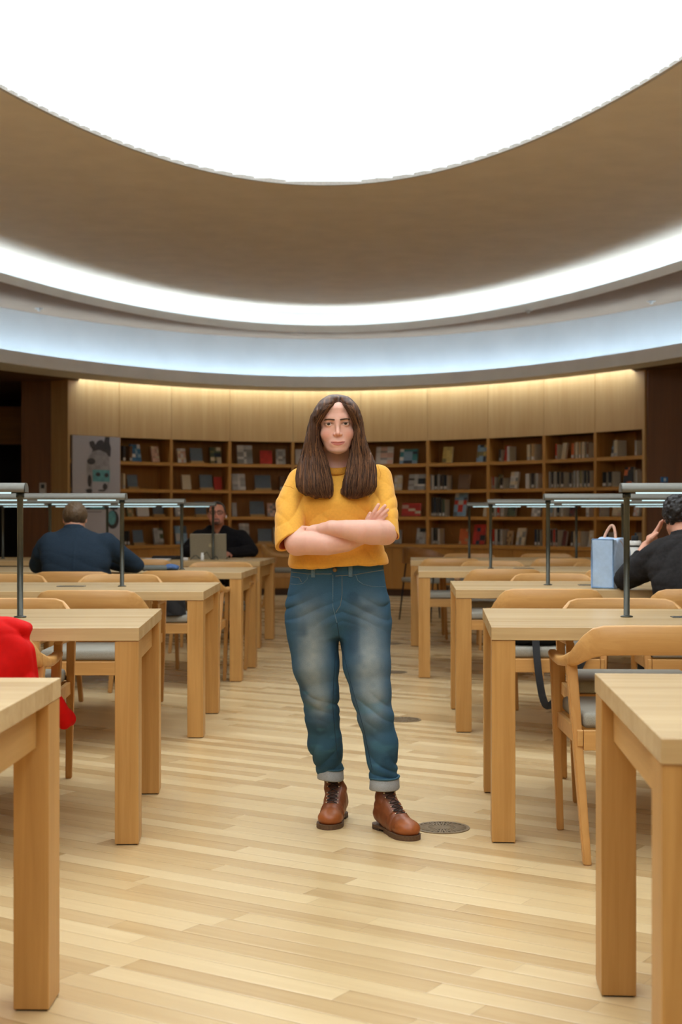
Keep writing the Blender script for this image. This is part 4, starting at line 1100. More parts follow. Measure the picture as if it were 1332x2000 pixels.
# eyes
def h2w(p):
    """head-local point to world (inverse of hl)"""
    x, y, z = p
    a = HTILT; x, z = x*cos(-a)-z*sin(-a), x*sin(-a)+z*cos(-a)
    a = -0.10; y, z = y*cos(-a)-z*sin(-a), y*sin(-a)+z*cos(-a)
    a = HYAW; x, y = x*cos(a)-y*sin(a), x*sin(a)+y*cos(a)
    return Vector((x+HC[0], y+HC[1], z+HC[2]))
EYEM = attr_mat('eyeball', 0.15, 0.6)
def eyeball(h2w, s, parent, off, iris=(0.05, 0.03, 0.015), look=(0.0, 0.0)):
    c = h2w((s*0.031, -0.0655, 0.0)); r = 0.0125
    bm = bmesh.new(); bmesh.ops.create_uvsphere(bm, u_segments=32, v_segments=24, radius=r)
    V = np.array([v.co[:] for v in bm.verts]); Fc = [[v.index for v in f.verts] for f in bm.faces]; bm.free()
    front = (Vector((0, 0, EYE+0.1))-c).normalized(); front = np.array(front)
    cs = (V/r)@front; ang = np.degrees(np.arccos(np.clip(cs, -1, 1)))
    cl = np.tile(np.array((0.66, 0.60, 0.56)), (len(V), 1)); cl[ang < 29] = iris; cl[ang < 12] = (0.004, 0.004, 0.004)
    return arr('eye', V+np.array(c), Fc, EYEM, parent, True, off, cl)
for s in (-1, 1): eyeball(h2w, s, wm, WL)
HAIRM = None
def face_line(h2w, bv, pts, lift):
    out = []
    for x, z in pts:
        o = h2w((x, -0.25, z)); d = (h2w((x, 0.0, z))-o).normalized(); q_ = bv.ray_cast(o, d)
        if q_[0] is not None: out.append(q_[0]-d*lift)
    return out
def eyebrow(s, bv, parent, off, h2w, mat, k=1.0):
    bm = bmesh.new()
    pts = [(0.0095, 0.0150), (0.014, 0.0156), (0.020, 0.0164), (0.026, 0.0172), (0.032, 0.0176), (0.038, 0.0170), (0.043, 0.0156), (0.047, 0.0136)]
    for dz, rk in ((0.0010, 1.0), (-0.0012, 0.9)):
        L_ = face_line(h2w, bv, [(s*x, z+dz) for x, z in pts], 0.0)
        tube(bm, L_, [r*rk*k for r in (0.0014, 0.0022, 0.0023, 0.0022, 0.0020, 0.0018, 0.0014, 0.0007)][:len(L_)], 8)
    bmesh.ops.translate(bm, verts=bm.verts, vec=-Vector(off))
    return obj('eyebrow', bm, mat, parent, True)
def lashes(s, bv, parent, off, h2w, mat):
    pts = [(0.0185, 0.0012), (0.023, 0.0036), (0.028, 0.0048), (0.033, 0.0050), (0.038, 0.0040), (0.0435, 0.0010)]
    L_ = face_line(h2w, bv, [(s*x, z) for x, z in pts], 0.0002)
    bm = bmesh.new(); tube(bm, L_, [0.0004, 0.0008, 0.0009, 0.0010, 0.0009, 0.0005][:len(L_)], 6)
    bmesh.ops.translate(bm, verts=bm.verts, vec=-Vector(off)); return obj('eyelashes', bm, mat, parent, True)
BROWM = plain('brow_brown', (84, 58, 42), 0.8, noise=0.3, scale=800)
bvf = bvh_of(V2, F2_)
for s in (-1, 1): eyebrow(s, bvf, wm, WL, h2w, BROWM, 0.8); lashes(s, bvf, wm, WL, h2w, BROWM)

# ---------------- t-shirt
def shirt_solid(P):
    t = d_loft(P, [(0.944, X(661, 5.28), 5.285, 0.176, 0.125), (0.965, X(661, 5.28), 5.285, 0.186, 0.135), (1.00, X(660, 5.28), 5.285, 0.178, 0.130), (1.05, X(659, 5.28), 5.285, 0.165, 0.118),
                   (1.12, X(660, 5.28), 5.283, 0.160, 0.118), (1.18, X(660, 5.28), 5.285, 0.165, 0.120), (1.23, X(659, 5.28), 5.29, 0.168, 0.105), (1.27, X(658, 5.28), 5.30, 0.162, 0.088),
                   (1.295, X(657, 5.28), 5.305, 0.142, 0.074), (1.315, X(656, 5.28), 5.31, 0.108, 0.066), (1.335, X(655, 5.28), 5.31, 0.072, 0.062)], 2.3)
    a = d_chain(P, [w(588, 941, 5.292), w(567, 985, 5.236), w(566, 1040, 5.170), w(569, 1090, 5.11)], [0.053, 0.0535, 0.055, 0.056])
    # cut by the hem plane of the sleeve
    def plane(P, p0, n): n = V3(n)/np.linalg.norm(n); return (P-V3(p0))@n
    a = smax(a, plane(P, w(571, 1061, 5.17), (0.55, -0.45, -0.83)), 0.003)
    inner = d_chain(P, [w(569, 1022, 5.190), w(570, 1048, 5.160), w(572, 1100, 5.10)], [0.031, 0.045, 0.0475])
    a = smax(a, -inner, 0.003)
    b = d_chain(P, [w(738, 936, 5.295), w(748, 985, 5.232), w(753, 1070, 5.118)], [0.054, 0.051, 0.053])
    b = smax(b, plane(P, w(755, 1041, 5.17), (-0.52, -0.42, -0.82)), 0.003)
    inner = d_chain(P, [w(751, 1022, 5.180), w(753, 1036, 5.163), w(754, 1075, 5.112)], [0.028, 0.0425, 0.0445])
    b = smax(b, -inner, 0.003)
    t = smax(t, (0.955+0.060*P[:, 0]+0.003*np.sin(P[:, 0]*26+1))-P[:, 2], 0.012)
    d = smin(t, smin(a, b, 0.01), 0.014)
    return d
def crease(u, k=1.0):
    """rounded folds with narrow valleys"""
    return np.abs(np.sin(u))**0.7-0.6
def folds(P):
    x, y, z = P[:, 0], P[:, 1], P[:, 2]
    n1 = vnoise(P, (6, 6, 6), 5); n2 = vnoise(P, (13, 13, 13), 6)
    e = 0.0014*n2
    low = 1-smooth01(z, 0.99, 1.04); e = e-low*0.0032*crease(x*42+2.6*n1+z*14+0.8*n2)
    for (sx, s) in ((-0.135, 1), (0.14, -1)):
        u = (x-sx)*0.75*s+(z-1.17)*0.66; v_ = -(x-sx)*0.66*s+(z-1.17)*0.75
        m = np.exp(-(u/0.11)**2-(v_/0.075)**2)*(y < 5.28); e = e-m*0.0072*crease(v_*46*s+2.0*n1)
    m = smooth01(np.abs(x+0.012), 0.14, 0.17)*(1-smooth01(z, 1.2, 1.28))*smooth01(n1, -0.5, 0.3)
    e = e-m*0.0036*crease(z*48-np.abs(x)*50+3.2*n1)
    m = np.exp(-((z-1.10)/0.04)**2)*(1-smooth01(np.abs(x), 0.08, 0.16))*(y < 5.25); e = e-m*0.0050*crease((x*0.30+z)*48+2.4*n1)
    return e
def shirt_f(P):
    d = shirt_solid(P)+folds(P)
    d = smax(d, -d_chain(P, [w(655.5, 860, 5.27), w(655.5, 912, 5.285)], [0.048, 0.052]), 0.004)     # neck opening
    arms_hole = None
    return d
VS, FS = mesh_sdf(shirt_f, (-0.30, 5.03, 0.925), (0.28, 5.46, 1.36), 0.0028)
YEL = np.array(s2l((230, 168, 68)))
cs = np.tile(YEL, (len(VS), 1))
# rust-coloured inside of the sleeves
q = VS.astype(np.float32)
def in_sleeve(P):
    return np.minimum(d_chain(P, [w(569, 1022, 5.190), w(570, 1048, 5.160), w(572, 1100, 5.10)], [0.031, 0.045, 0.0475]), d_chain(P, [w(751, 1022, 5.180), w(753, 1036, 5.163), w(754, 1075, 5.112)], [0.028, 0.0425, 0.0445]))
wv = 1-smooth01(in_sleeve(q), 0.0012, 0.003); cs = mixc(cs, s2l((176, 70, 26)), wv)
SHIRTM = attr_mat('yellow_jersey', 0.85, 0.15, bump=0.25, bscale=900, noise=0.05, nscale=(120, 120, 120), sheen=0.15)
shirt = nmesh('t_shirt', VS, FS, SHIRTM, wm, WL, cs, relax=1)
bvs = bvh_of(VS, FS)
def on(bvh, pts, lift=0.0012):
    out = []
    for p in pts:
        h_ = hit(bvh, p[0], p[1], lift)
        if h_ is not None: out.append(h_)
    return out
def surf_tube(name, bvh, pts, r, mat, parent, off, n=6, lift=0.0):
    # resample the polyline finely and lay it on the surface
    Q = []
    for a, b in zip(pts, pts[1:]):
        k = max(2, int(math.hypot(b[0]-a[0], b[1]-a[1])/3))
        Q += [(a[0]+(b[0]-a[0])*i/k, a[1]+(b[1]-a[1])*i/k) for i in range(k)]
    Q.append(pts[-1]); L = on(bvh, Q, lift)
    L = [p-Vector(off) for p in L]
    if len(L) < 2: return None
    bm = bmesh.new(); tube(bm, L, r, n); return obj(name, bm, mat, parent, True)
YD = plain('collar_rib', (214, 148, 48), 0.85, noise=0.08, scale=400)
# ribbed collar: ring round the neck opening
cc = Vector(w(655.5, 913, 5.285))
bm = bmesh.new(); m = 48; rings = []
for (rr, dz) in ((0.0500, -0.004), (0.0515, 0.010), (0.0540, 0.0125), (0.0565, 0.010), (0.0585, -0.002), (0.0600, -0.012), (0.0570, -0.014)):
    rings.append([bm.verts.new(cc+Vector((rr*cos(2*pi*k/m), rr*1.06*sin(2*pi*k/m), dz+0.016*sin(2*pi*k/m)))-Vector(WL)) for k in range(m)])
for a, b in zip(rings, rings[1:]+rings[:1]):
    for k in range(m): bm.faces.new((a[k], a[(k+1) % m], b[(k+1) % m], b[k]))
obj('collar', bm, YD, shirt, True)
surf_tube('shoulder_seam', bvs, [(541, 952), (553, 948), (566, 950), (574, 955)], 0.0012, YD, shirt, WL)
surf_tube('shoulder_seam', bvs, [(738, 909), (744, 925), (741, 938)], 0.0012, YD, shirt, WL)

# ---------------- jeans
JL = [(1235, 611, 51, 5.285), (1300, 617, 44, 5.275), (1350, 625, 35.5, 5.275), (1400, 629, 32, 5.29), (1450, 635, 32.5, 5.325), (1500, 643.5, 25.5, 5.355)]
JR = [(1235, 713, 51, 5.270), (1300, 717, 45, 5.225), (1350, 724.5, 38, 5.20), (1400, 733, 33, 5.185), (1450, 744, 31, 5.19), (1515, 748.5, 27, 5.19)]
def jeans_core(P, g=0.0):
    hips = d_loft(P, [(0.70, X(660, 5.28), 5.29, 0.150, 0.085), (0.76, X(660, 5.28), 5.29, 0.196, 0.112), (0.82, X(660, 5.28), 5.29, 0.194, 0.117), (0.87, X(659, 5.28), 5.29, 0.183, 0.112), (0.92, X(659, 5.28), 5.29, 0.175, 0.107), (0.985, X(659, 5.28), 5.29, 0.168, 0.104)], 2.25)
    d = hips
    L = d_chain(P, [w(a, b, c) for (b, a, r, c) in [(j[0], j[1], j[2], j[3]) for j in JL]], [j[2]*j[3]/F for j in JL], 0.02)
    R = d_chain(P, [w(j[1], j[0], j[3]) for j in JR], [j[2]*j[3]/F for j in JR], 0.02)
    lr = smin(L, R, 0.006)
    return smin(d, lr, 0.03)
def jeans_f(P):
    x, y, z = P[:, 0], P[:, 1], P[:, 2]
    d = jeans_core(P)
    n = vnoise(P, (7, 7, 9), 21)
    e = 0.0014*vnoise(P, (14, 14, 14), 20)
    n2 = vnoise(P, (17, 17, 20), 22)
    m = np.exp(-((z-0.80)/0.065)**2)*smooth01(n, -0.6, 0.2); e = e-m*0.0050*crease(z*70+np.abs(x-0.005)*34+2.4*n)
    m = np.exp(-((z-0.44)/0.05)**2)*smooth01(n2, -0.7, 0.1); e = e-m*0.0075*crease(z*56+x*30+2.6*n)
    m = (1-smooth01(z, 0.24, 0.38))*smooth01(n2, -0.8, 0.1); e = e-m*0.0080*crease(z*44+x*28*np.sign(x-0.03)+3.4*n)
    d = d+e
    # openings at the ankle, hem line
    d = smax(d, 0.155-z, 0.003)
    d = smax(d, z-0.975, 0.003)
    return d
VJ, FJ = mesh_sdf(jeans_f, (-0.24, 5.07, 0.14), (0.25, 5.47, 0.98), 0.0032)
zj = VJ[:, 2]; xj = VJ[:, 0]
DEN = np.array(s2l((52, 86, 109))); FADE = np.array(s2l((150, 156, 152))); DEEP = np.array(s2l((30, 52, 70)))
cj = np.tile(DEN, (len(VJ), 1))
pxj = 666+F*VJ[:, 0]/VJ[:, 1]; pyj = HZ-F*(zj-EYE)/VJ[:, 1]
front = smooth01(-VJ[:, 1], -5.27, -5.20)
for (cxx, cyy, sx, sy, k) in ((610, 1285, 26, 80, 0.9), (722, 1300, 26, 90, 0.9), (625, 1375, 20, 38, 0.7), (732, 1372, 18, 34, 0.6), (600, 1190, 30, 25, 0.25), (715, 1190, 30, 25, 0.25)):
    wv = np.exp(-((pxj-cxx)/sx)**2-((pyj-cyy)/sy)**2)*front
    cj = mixc(cj, FADE, k*wv*(0.85+0.15*vnoise(VJ.astype(np.float32), (60, 60, 60), 31)))
wv = smooth01(vnoise(VJ.astype(np.float32), (16, 16, 22), 33), 0.1, 0.8); cj = mixc(cj, DEEP, 0.45*wv)
wv = smooth01(vnoise(VJ.astype(np.float32), (20, 20, 60), 35), 0.35, 0.9)*(zj < 0.5); cj = mixc(cj, s2l((70, 112, 130)), 0.5*wv)
DENM = attr_mat('denim', 0.85, 0.15, bump=0.4, bscale=1200, noise=0.16, nscale=(500, 500, 900))
jeans = nmesh('jeans', VJ, FJ, DENM, wm, WL, cj)
bvj = bvh_of(VJ, FJ)
ST = plain('stitch_tan', (112, 112, 102), 0.8, noise=0.2, scale=900); DB = plain('denim_dark', (26, 52, 70), 0.85, noise=0.2, scale=500); DL_ = plain('denim_light', (84, 110, 126), 0.85, noise=0.2, scale=500)
SM = plain('metal_button', (120, 96, 66), 0.35, metal=0.8)
# waistband, pockets, fly, belt loops
surf_tube('waistband_seam', bvj, [(569, 1117), (600, 1121), (648, 1121)], 0.0014, ST, jeans, WL)
surf_tube('waistband_seam', bvj, [(655, 1125), (690, 1123), (749, 1113)], 0.0014, ST, jeans, WL)
surf_tube('pocket_edge', bvj, [(564, 1140), (580, 1142), (593, 1139), (600, 1131), (603, 1121)], 0.0016, DL_, jeans, WL)
surf_tube('pocket_edge', bvj, [(694, 1121), (699, 1134), (710, 1142), (730, 1146), (752, 1146)], 0.0016, DL_, jeans, WL)
surf_tube('coin_pocket', bvj, [(570, 1126), (584, 1128), (589, 1137)], 0.0013, ST, jeans, WL)
surf_tube('fly_seam', bvj, [(650, 1122), (650, 1150), (650, 1185), (655, 1205), (658, 1216)], 0.0017, DL_, jeans, WL)
surf_tube('fly_stitch', bvj, [(668, 1124), (668, 1160), (665, 1182), (656, 1196)], 0.0010, ST, jeans, WL)
surf_tube('crotch_seam', bvj, [(658, 1216), (661, 1232), (663, 1248)], 0.0015, DB, jeans, WL)
for k, (a, b) in enumerate((((612, 1106), (611, 1127)), ((684, 1103), (685, 1126)))):
    P_ = on(bvj, [a, b], 0.003)
    if len(P_) == 2:
        c0 = (P_[0]+P_[1])/2-Vector(WL); hh = abs(P_[0].z-P_[1].z)/2+0.002
        obj('belt_loop', bx(c0.x-0.0075, c0.x+0.0075, c0.y-0.003, c0.y+0.002, c0.z-hh, c0.z+hh, 0.0015), DL_, jeans)
p_ = hit(bvj, 654, 1113, 0.002)
if p_:
    bm = bmesh.new(); bmesh.ops.create_uvsphere(bm, u_segments=16, v_segments=8, radius=0.0085); bmesh.ops.scale(bm, vec=(1, 0.4, 1), verts=bm.verts); bmesh.ops.translate(bm, verts=bm.verts, vec=p_-Vector(WL))
    obj('button', bm, SM, jeans, True)
surf_tube('leg_seam', bvj, [(655, 1275), (652, 1320), (650, 1380), (653, 1420), (659, 1480)], 0.0014, DB, jeans, WL)
surf_tube('leg_seam', bvj, [(668, 1262), (684, 1330), (700, 1385), (712, 1430), (722, 1480), (728, 1508)], 0.0014, DB, jeans, WL)
# turned-up cuffs: pale inside of the denim
CUF = plain('denim_inside', (152, 156, 160), 0.85, noise=0.12, scale=500, bump=0.3)
def cuff(cx, cy0, cy1, y, rx, tilt):
    z0 = Wp(cx, cy1, y).z; z1 = Wp(cx, cy0, y).z; xc = X(cx, y)
    bm = bmesh.new(); n = 48
    prof = [(0.80, z1-0.008), (0.97, z1), (1.02, z1-0.004), (1.04, (z0+z1)/2), (1.06, z0+0.004), (1.03, z0), (0.93, z0+0.002), (0.90, (z0+z1)/2)]
    rings = []
    for rr, z in prof:
        ring = []
        for k in range(n):
            a = 2*pi*k/n; wob = 1+0.02*sin(3*a+1)+0.012*sin(7*a)
            ring.append(bm.verts.new((xc+rx*rr*wob*cos(a)-WL[0], y+rx*1.08*rr*wob*sin(a)-WL[1], z+tilt*cos(a)-WL[2]+0.002*sin(2*a))))
        rings.append(ring)
    for i in range(len(rings)-1):
        for k in range(n): bm.faces.new((rings[i][k], rings[i][(k+1) % n], rings[i+1][(k+1) % n], rings[i+1][k])).smooth = True
    bmesh.ops.recalc_face_normals(bm, faces=bm.faces)
    o = obj('cuff', bm, CUF, jeans, True)
    bm = bmesh.new(); pts = []
    for k in range(n+1):
        a = 2*pi*k/n; wob = 1+0.02*sin(3*a+1)+0.012*sin(7*a)
        pts.append((xc+rx*1.005*wob*cos(a)-WL[0], y+rx*1.085*wob*sin(a)-WL[1], z1+tilt*cos(a)-WL[2]+0.002*sin(2*a)))
    tube(bm, pts, 0.0042, 8, False); obj('cuff_fold', bm, DENC, jeans, True)
DENC = plain('denim_fold', (46, 84, 102), 0.85, noise=0.2, scale=500)
cuff(645, 1500, 1522, 5.355, 0.0475, -0.002)
cuff(750.5, 1518, 1541, 5.19, 0.0525, 0.003)

# ---------------- boots
LEA = np.array(s2l((118, 64, 34)))
LEAM = attr_mat('oiled_leather', 0.42, 0.45, bump=0.15, bscale=260, noise=0.14, nscale=(40, 40, 40))
SOLM = plain('crepe_sole', (92, 66, 44), 0.7, noise=0.12, scale=120); HEELM = plain('heel_dark', (60, 44, 32), 0.75, noise=0.15, scale=120)
LACM = plain('lace_dark', (46, 30, 22), 0.8, noise=0.3, scale=900); EYM = plain('eyelet_brass', (214, 196, 168), 0.3, metal=0.75)
def boot(hx, hy, tx, ty, ax, ay, top, side):
    """local u from heel (0) to toe; side = +1 when the inner ankle lies to the viewer's right"""
    a = math.atan2(ty-hy, tx-hx); L = math.hypot(tx-hx, ty-hy); sc = L/0.27
    R3 = Matrix.Rotation(a, 3, 'Z'); H = Vector((hx, hy, 0))
    inv = R3.transposed(); sh = inv@(Vector((ax, ay, 0))-H)   # ankle in local
    def f(P):
        q = P
        foot = d_chain(q, [(0.042, 0, 0.055), (0.10, 0, 0.046), (0.16, 0.0, 0.038), (0.195, 0.002, 0.032)], [0.035, 0.034, 0.038, 0.037], 0.02)
        foot = smin(foot, d_ell(q, (0.212, 0.002, 0.034), (0.054, 0.046, 0.032)), 0.012)
        foot = smax(foot, d_ell(q, (0.13, 0, 0.02), (0.30, 0.30, 0.0975)), 0.01)
        vamp = d_chain(q, [(0.060, 0, 0.108), (0.105, 0, 0.076), (0.165, 0, 0.050)], [0.034, 0.033, 0.028], 0.03)
        shaft = d_chain(q, [(0.055, 0, 0.07), (sh.x, sh.y, 0.12), (sh.x, sh.y, top)], [0.035, 0.0325, 0.0345])
        d = smin(smin(foot, vamp, 0.018), shaft, 0.02)
        d = smax(d, 0.015-q[:, 2], 0.004); d = smax(d, q[:, 2]-top, 0.003)
        # creases over the toe break and ankle
        x, z = q[:, 0], q[:, 2]
        d = d+0.0012*np.sin(x*260+vnoise(q, (30, 30, 30), 3)*2)*np.exp(-((x-0.165)/0.018)**2)+0.0016*np.sin(z*170+x*60)*np.exp(-((z-0.105)/0.025)**2)*(x < 0.09)+0.0006*vnoise(q, (60, 60, 60), 4)
        # raised edge of the eyelet flaps
        fl = np.abs(q[:, 1])-(0.019+0.0)
        return d-0.0018*smooth01(fl, 0.0, 0.004)*(q[:, 0] < 0.170)
    Vb, Fb = mesh_sdf(f, (-0.02, -0.075, 0.012), (0.29, 0.075, top+0.02), 0.0026)
    x, z = Vb[:, 0], Vb[:, 2]
    c = np.tile(LEA, (len(Vb), 1))
    c = mixc(c, s2l((156, 86, 40)), 0.8*smooth01(x, 0.16, 0.24)); c = mixc(c, s2l((84, 46, 28)), 0.75*smooth01(z, 0.09, 0.16)*(0.7+0.3*vnoise(Vb.astype(np.float32), (25, 25, 25), 9)))  # light on the toe painted as paler leather; darker up the shaft
    tongue = (1-smooth01(np.abs(Vb[:, 1]), 0.015, 0.019))*(x > sh.x+0.01)*(x < 0.168)*smooth01(z, 0.06, 0.075); c = mixc(c, s2l((70, 42, 28)), 0.75*tongue)
    o = nmesh('boot', Vb, Fb, LEAM, wm, (0, 0, 0), c); o.location = Vector((hx, hy, 0))-Vector(WL); o.rotation_euler = (0, 0, a)
    # welt and sole
    def outline(g):
        pts = []
        n = 96
        for k in range(n):
            t = 2*pi*k/n; cu = (1-cos(t))/2
            u = -0.004-g+cu*(0.268+0.006+2*g)
            ww = float(np.interp(u, [-0.008, -0.004, 0.006, 0.03, 0.08, 0.12, 0.17, 0.205, 0.225, 0.245, 0.258, 0.267, 0.2735], [0.0, 0.014, 0.026, 0.036, 0.032, 0.033, 0.044, 0.0475, 0.046, 0.039, 0.029, 0.017, 0.0]))+g
            if k in (0,) or k == n//2: ww = 0
            pts.append((u, ww*(1 if t <= pi else -1)))
        return pts
    def slab(name, pts, z0, z1, m):
        bm = bmesh.new(); lo_ = [bm.verts.new((u, v, z0)) for u, v in pts]; hi_ = [bm.verts.new((u, v, z1)) for u, v in pts]
        bm.faces.new(lo_[::-1]); bm.faces.new(hi_); n = len(pts)
        for k in range(n): bm.faces.new((lo_[k], lo_[(k+1) % n], hi_[(k+1) % n], hi_[k]))
        bmesh.ops.recalc_face_normals(bm, faces=bm.faces)
        return obj(name, bm, m, o)
    O = outline(0.0015)
    slab('welt', O, 0.009, 0.0175, SOLM)
    slab('sole', [p for p in O if p[0] > 0.105], 0.0, 0.009, SOLM)
    slab('heel', [p for p in O if p[0] < 0.075], 0.0, 0.009, HEELM)
    bv = bvh_of(Vb, Fb)
    def down(u, v, hgt=None):
        """point on the upper along the lacing line seen from front and above"""
        d = Vector((-0.72, 0, -0.69)).normalized(); q_ = bv.ray_cast(Vector((u, v, 0))-d*0.25+Vector((0, 0, 0)), d)
        return q_[0]
    rows = []
    for k in range(8):
        f_ = k/7; u0 = 0.150-0.155*f_
        base = Vector((0.158*(1-f_)+(sh.x+0.03)*f_, 0, 0.070*(1-f_)+(top-0.012)*f_))
        d = Vector((-0.80, 0, -0.60)).normalized() if f_ < 0.45 else Vector((-1, 0, -0.12)).normalized()
        pr_ = []
        for v in (-0.021, 0.021):
            org = base-d*0.12; org.y = v+(sh.y*f_)
            q_ = bv.ray_cast(org, d); pr_.append(q_[0] if q_[0] is not None else None)
        if None not in pr_: rows.append(pr_)
    bm = bmesh.new()
    for i, (a_, b_) in enumerate(rows):
        md = (a_+b_)/2+Vector((0.006, 0, 0.004))
        tube(bm, [a_, md, b_], 0.0017, 6)
        if i+1 < len(rows):
            c_, e_ = rows[i+1]
            tube(bm, [a_, (a_+e_)/2+Vector((0.008, 0, 0.005)), e_], 0.0019, 6); tube(bm, [b_, (b_+c_)/2+Vector((0.009, 0, 0.006)), c_], 0.0019, 6)
    obj('laces', bm, LACM, o, True)
    for i, pr_ in enumerate(rows):
        for p in pr_:
            bm = bmesh.new(); r = 0.0026 if i < 5 else 0.0042
            bmesh.ops.create_uvsphere(bm, u_segments=10, v_segments=6, radius=r); bmesh.ops.translate(bm, verts=bm.verts, vec=p+Vector((0.001, 0, 0.001)))
            obj('eyelet', bm, EYM, o, True)
    return o
boot(X(664, 5.43), 5.435, X(640, 5.19), 5.185, X(651, 5.375), 5.375, 0.185, 1)
boot(X(738, 5.225), 5.235, X(797, 5.03), 5.035, X(753, 5.19), 5.19, 0.180, -1)
# ---------------- hair
HLk = {  # row: outer, inner edge in px for the lock on the viewer's left, then on the right; y centre, half depth
 774: (641, 662, 661, 679, 5.25, 0.060), 782: (628, 662, 661, 689, 5.245, 0.085), 792: (619, 657, 666, 698, 5.232, 0.096), 802: (613, 647, 674, 703, 5.230, 0.098), 815: (607, 637, 682, 707, 5.236, 0.096), 828: (603, 628, 688.5, 709.5, 5.245, 0.090),
 842: (600, 626, 689.5, 711.5, 5.240, 0.082), 858: (596, 627, 688, 715, 5.230, 0.070), 875: (591, 630, 685, 721, 5.220, 0.058), 890: (587, 636, 682, 727, 5.212, 0.050),
 905: (583, 641, 678.5, 733, 5.200, 0.046), 920: (579, 645, 675.5, 735, 5.190, 0.042), 935: (577.5, 649, 672.5, 736, 5.180, 0.040), 948: (578, 651, 670, 736, 5.174, 0.038), 958: (584, 651, 670, 731, 5.172, 0.036), 966: (596, 650, 671, 721, 5.171, 0.030), 973: (614, 646, 675, 704, 5.170, 0.020)}
rows = sorted(HLk)
def lockkeys(side):
    ks = []
    for r in rows:
        o_, i_, j_, p_, yc, b = HLk[r]
        a0, a1 = (o_, i_) if side < 0 else (j_, p_)
        ks.append((Wp(0, r, yc).z, X((a0+a1)/2, yc), yc, (a1-a0)/2*yc/F, b))
    return ks
LKL, LKR = lockkeys(-1), lockkeys(1)
def hair_f(P):
    x, y, z = P[:, 0], P[:, 1], P[:, 2]
    d = smin(d_loft(P, LKL, 2.2), d_loft(P, LKR, 2.2), 0.004)
    q = hl(P)
    cap = d_ell(q, (0.0, 0.028, 0.020), (0.080, 0.099, 0.085))
    cap = smax(cap, -(q[:, 1]+0.020+1.6*np.maximum(q[:, 2]-0.055, 0)), 0.01)      # keep the crown behind the hairline
    back = d_loft(P, [(1.24, X(657, 5.3), 5.335, 0.10, 0.03), (1.30, X(657, 5.3), 5.335, 0.11, 0.045), (1.38, X(657, 5.3), 5.315, 0.085, 0.05), (1.46, X(657, 5.3), 5.31, 0.078, 0.06), (1.53, X(657, 5.3), 5.30, 0.07, 0.06)])
    d = smin(d, smin(cap, back, 0.02), 0.012)
    th = x*1.0
    s = vnoise(P, (150, 60, 5), 41)*0.0026+vnoise(P, (320, 120, 9), 42)*0.0014+vnoise(P, (45, 30, 4), 43)*0.003
    top = 1-0.9*smooth01(z, 1.50, 1.56)
    ends = (1-smooth01(z, 1.22, 1.27))*0.005*vnoise(P, (55, 20, 0.5), 47)
    return d+s*top+ends
VH, FH = mesh_sdf(hair_f, (-0.21, 5.10, 1.17), (0.18, 5.42, 1.62), 0.0022)
HB = np.array(s2l((74, 49, 34))); HLt = np.array(s2l((142, 98, 64))); HD = np.array(s2l((40, 24, 16)))
Pf = VH.astype(np.float32)
def haircol(Pf):
    n1 = vnoise(Pf, (160, 60, 3.5), 51); n2 = vnoise(Pf, (60, 30, 2.5), 52)
    c = np.tile(HB, (len(Pf), 1)); c = mixc(c, HLt, 0.55*smooth01(n1, 0.1, 0.9)); c = mixc(c, HLt, 0.35*smooth01(n2, 0.2, 0.8)); c = mixc(c, HD, 0.6*smooth01(-n1, 0.1, 0.9))
    return c
HAIRM = attr_mat('brown_hair', 0.55, 0.28, noise=0.15, nscale=(700, 300, 12))
hair = nmesh('hair', VH, FH, HAIRM, wm, WL, haircol(Pf))
# loose strands following the same flow, laid on the outside of the locks
rs = random.Random(5)
SV, SF, SCc = [], [], []
def strand(pts, r):
    n = len(pts); k0 = len(SV)
    f = rs.random(); cbase = HB*(1-f)+HLt*f if rs.random() > 0.25 else HD
    for i, p in enumerate(pts):
        rr = r*(1-0.7*(i/(n-1))**3)
        for a in range(3):
            SV.append((p.x+rr*cos(2*pi*a/3), p.y+rr*sin(2*pi*a/3), p.z)); SCc.append(cbase)
    for i in range(n-1):
        for a in range(3): SF.append((k0+i*3+a, k0+i*3+(a+1) % 3, k0+(i+1)*3+(a+1) % 3, k0+(i+1)*3+a))
for side in (-1, 1):
    for k in range(420):
        s = rs.random(); s = 0.5-0.5*cos(pi*s) if rs.random() < 0.35 else s
        st = rs.choice([0, 0, 0, 0, 0, 0, 3, 5]); en = len(rows)-rs.choice([1, 1, 1, 2, 2, 3]); ph = rs.uniform(0, 6); am = rs.uniform(0, 1.6); dr = rs.uniform(-0.05, 0.05); ext = rs.uniform(-2, 9)
        pts = []
        if st == 0:
            pts = [Wp(661+side*1.0, 773.0, 5.30), Wp(661+side*(3+11*s), 771.5+1.5*s, 5.27)]
        for j in range(st, en):
            for sub in (0, 0.5):
                if j+sub > en-1: continue
                r0, r1 = rows[j], rows[min(j+1, len(rows)-1)]; r = r0+(r1-r0)*sub
                A = [HLk[r0][q_]+(HLk[r1][q_]-HLk[r0][q_])*sub for q_ in range(6)]
                a0, a1 = (A[1], A[0]) if side < 0 else (A[2], A[3])    # s = 0 at the parting / inner side
                ss = min(1.0, max(0.0, s+dr*(j/len(rows)))); px = a0+(a1-a0)*ss+am*sin(r/13+ph)*(0.3+j/len(rows))*0.6
                u = 2*ss-1; yy = A[4]-A[5]*sqrt(max(0.0, 1-abs(u)**2.2))*1.0-0.001-0.003*abs(sin(r/17+ph))*min(1, j/6)
                pts.append(Wp(px, r+ext*(j/len(rows))**4, yy))
        if len(pts) > 3: strand(pts, rs.uniform(0.0006, 0.0012))
arr('hair_strands', SV, SF, HAIRM, hair, True, WL, np.array(SCc))
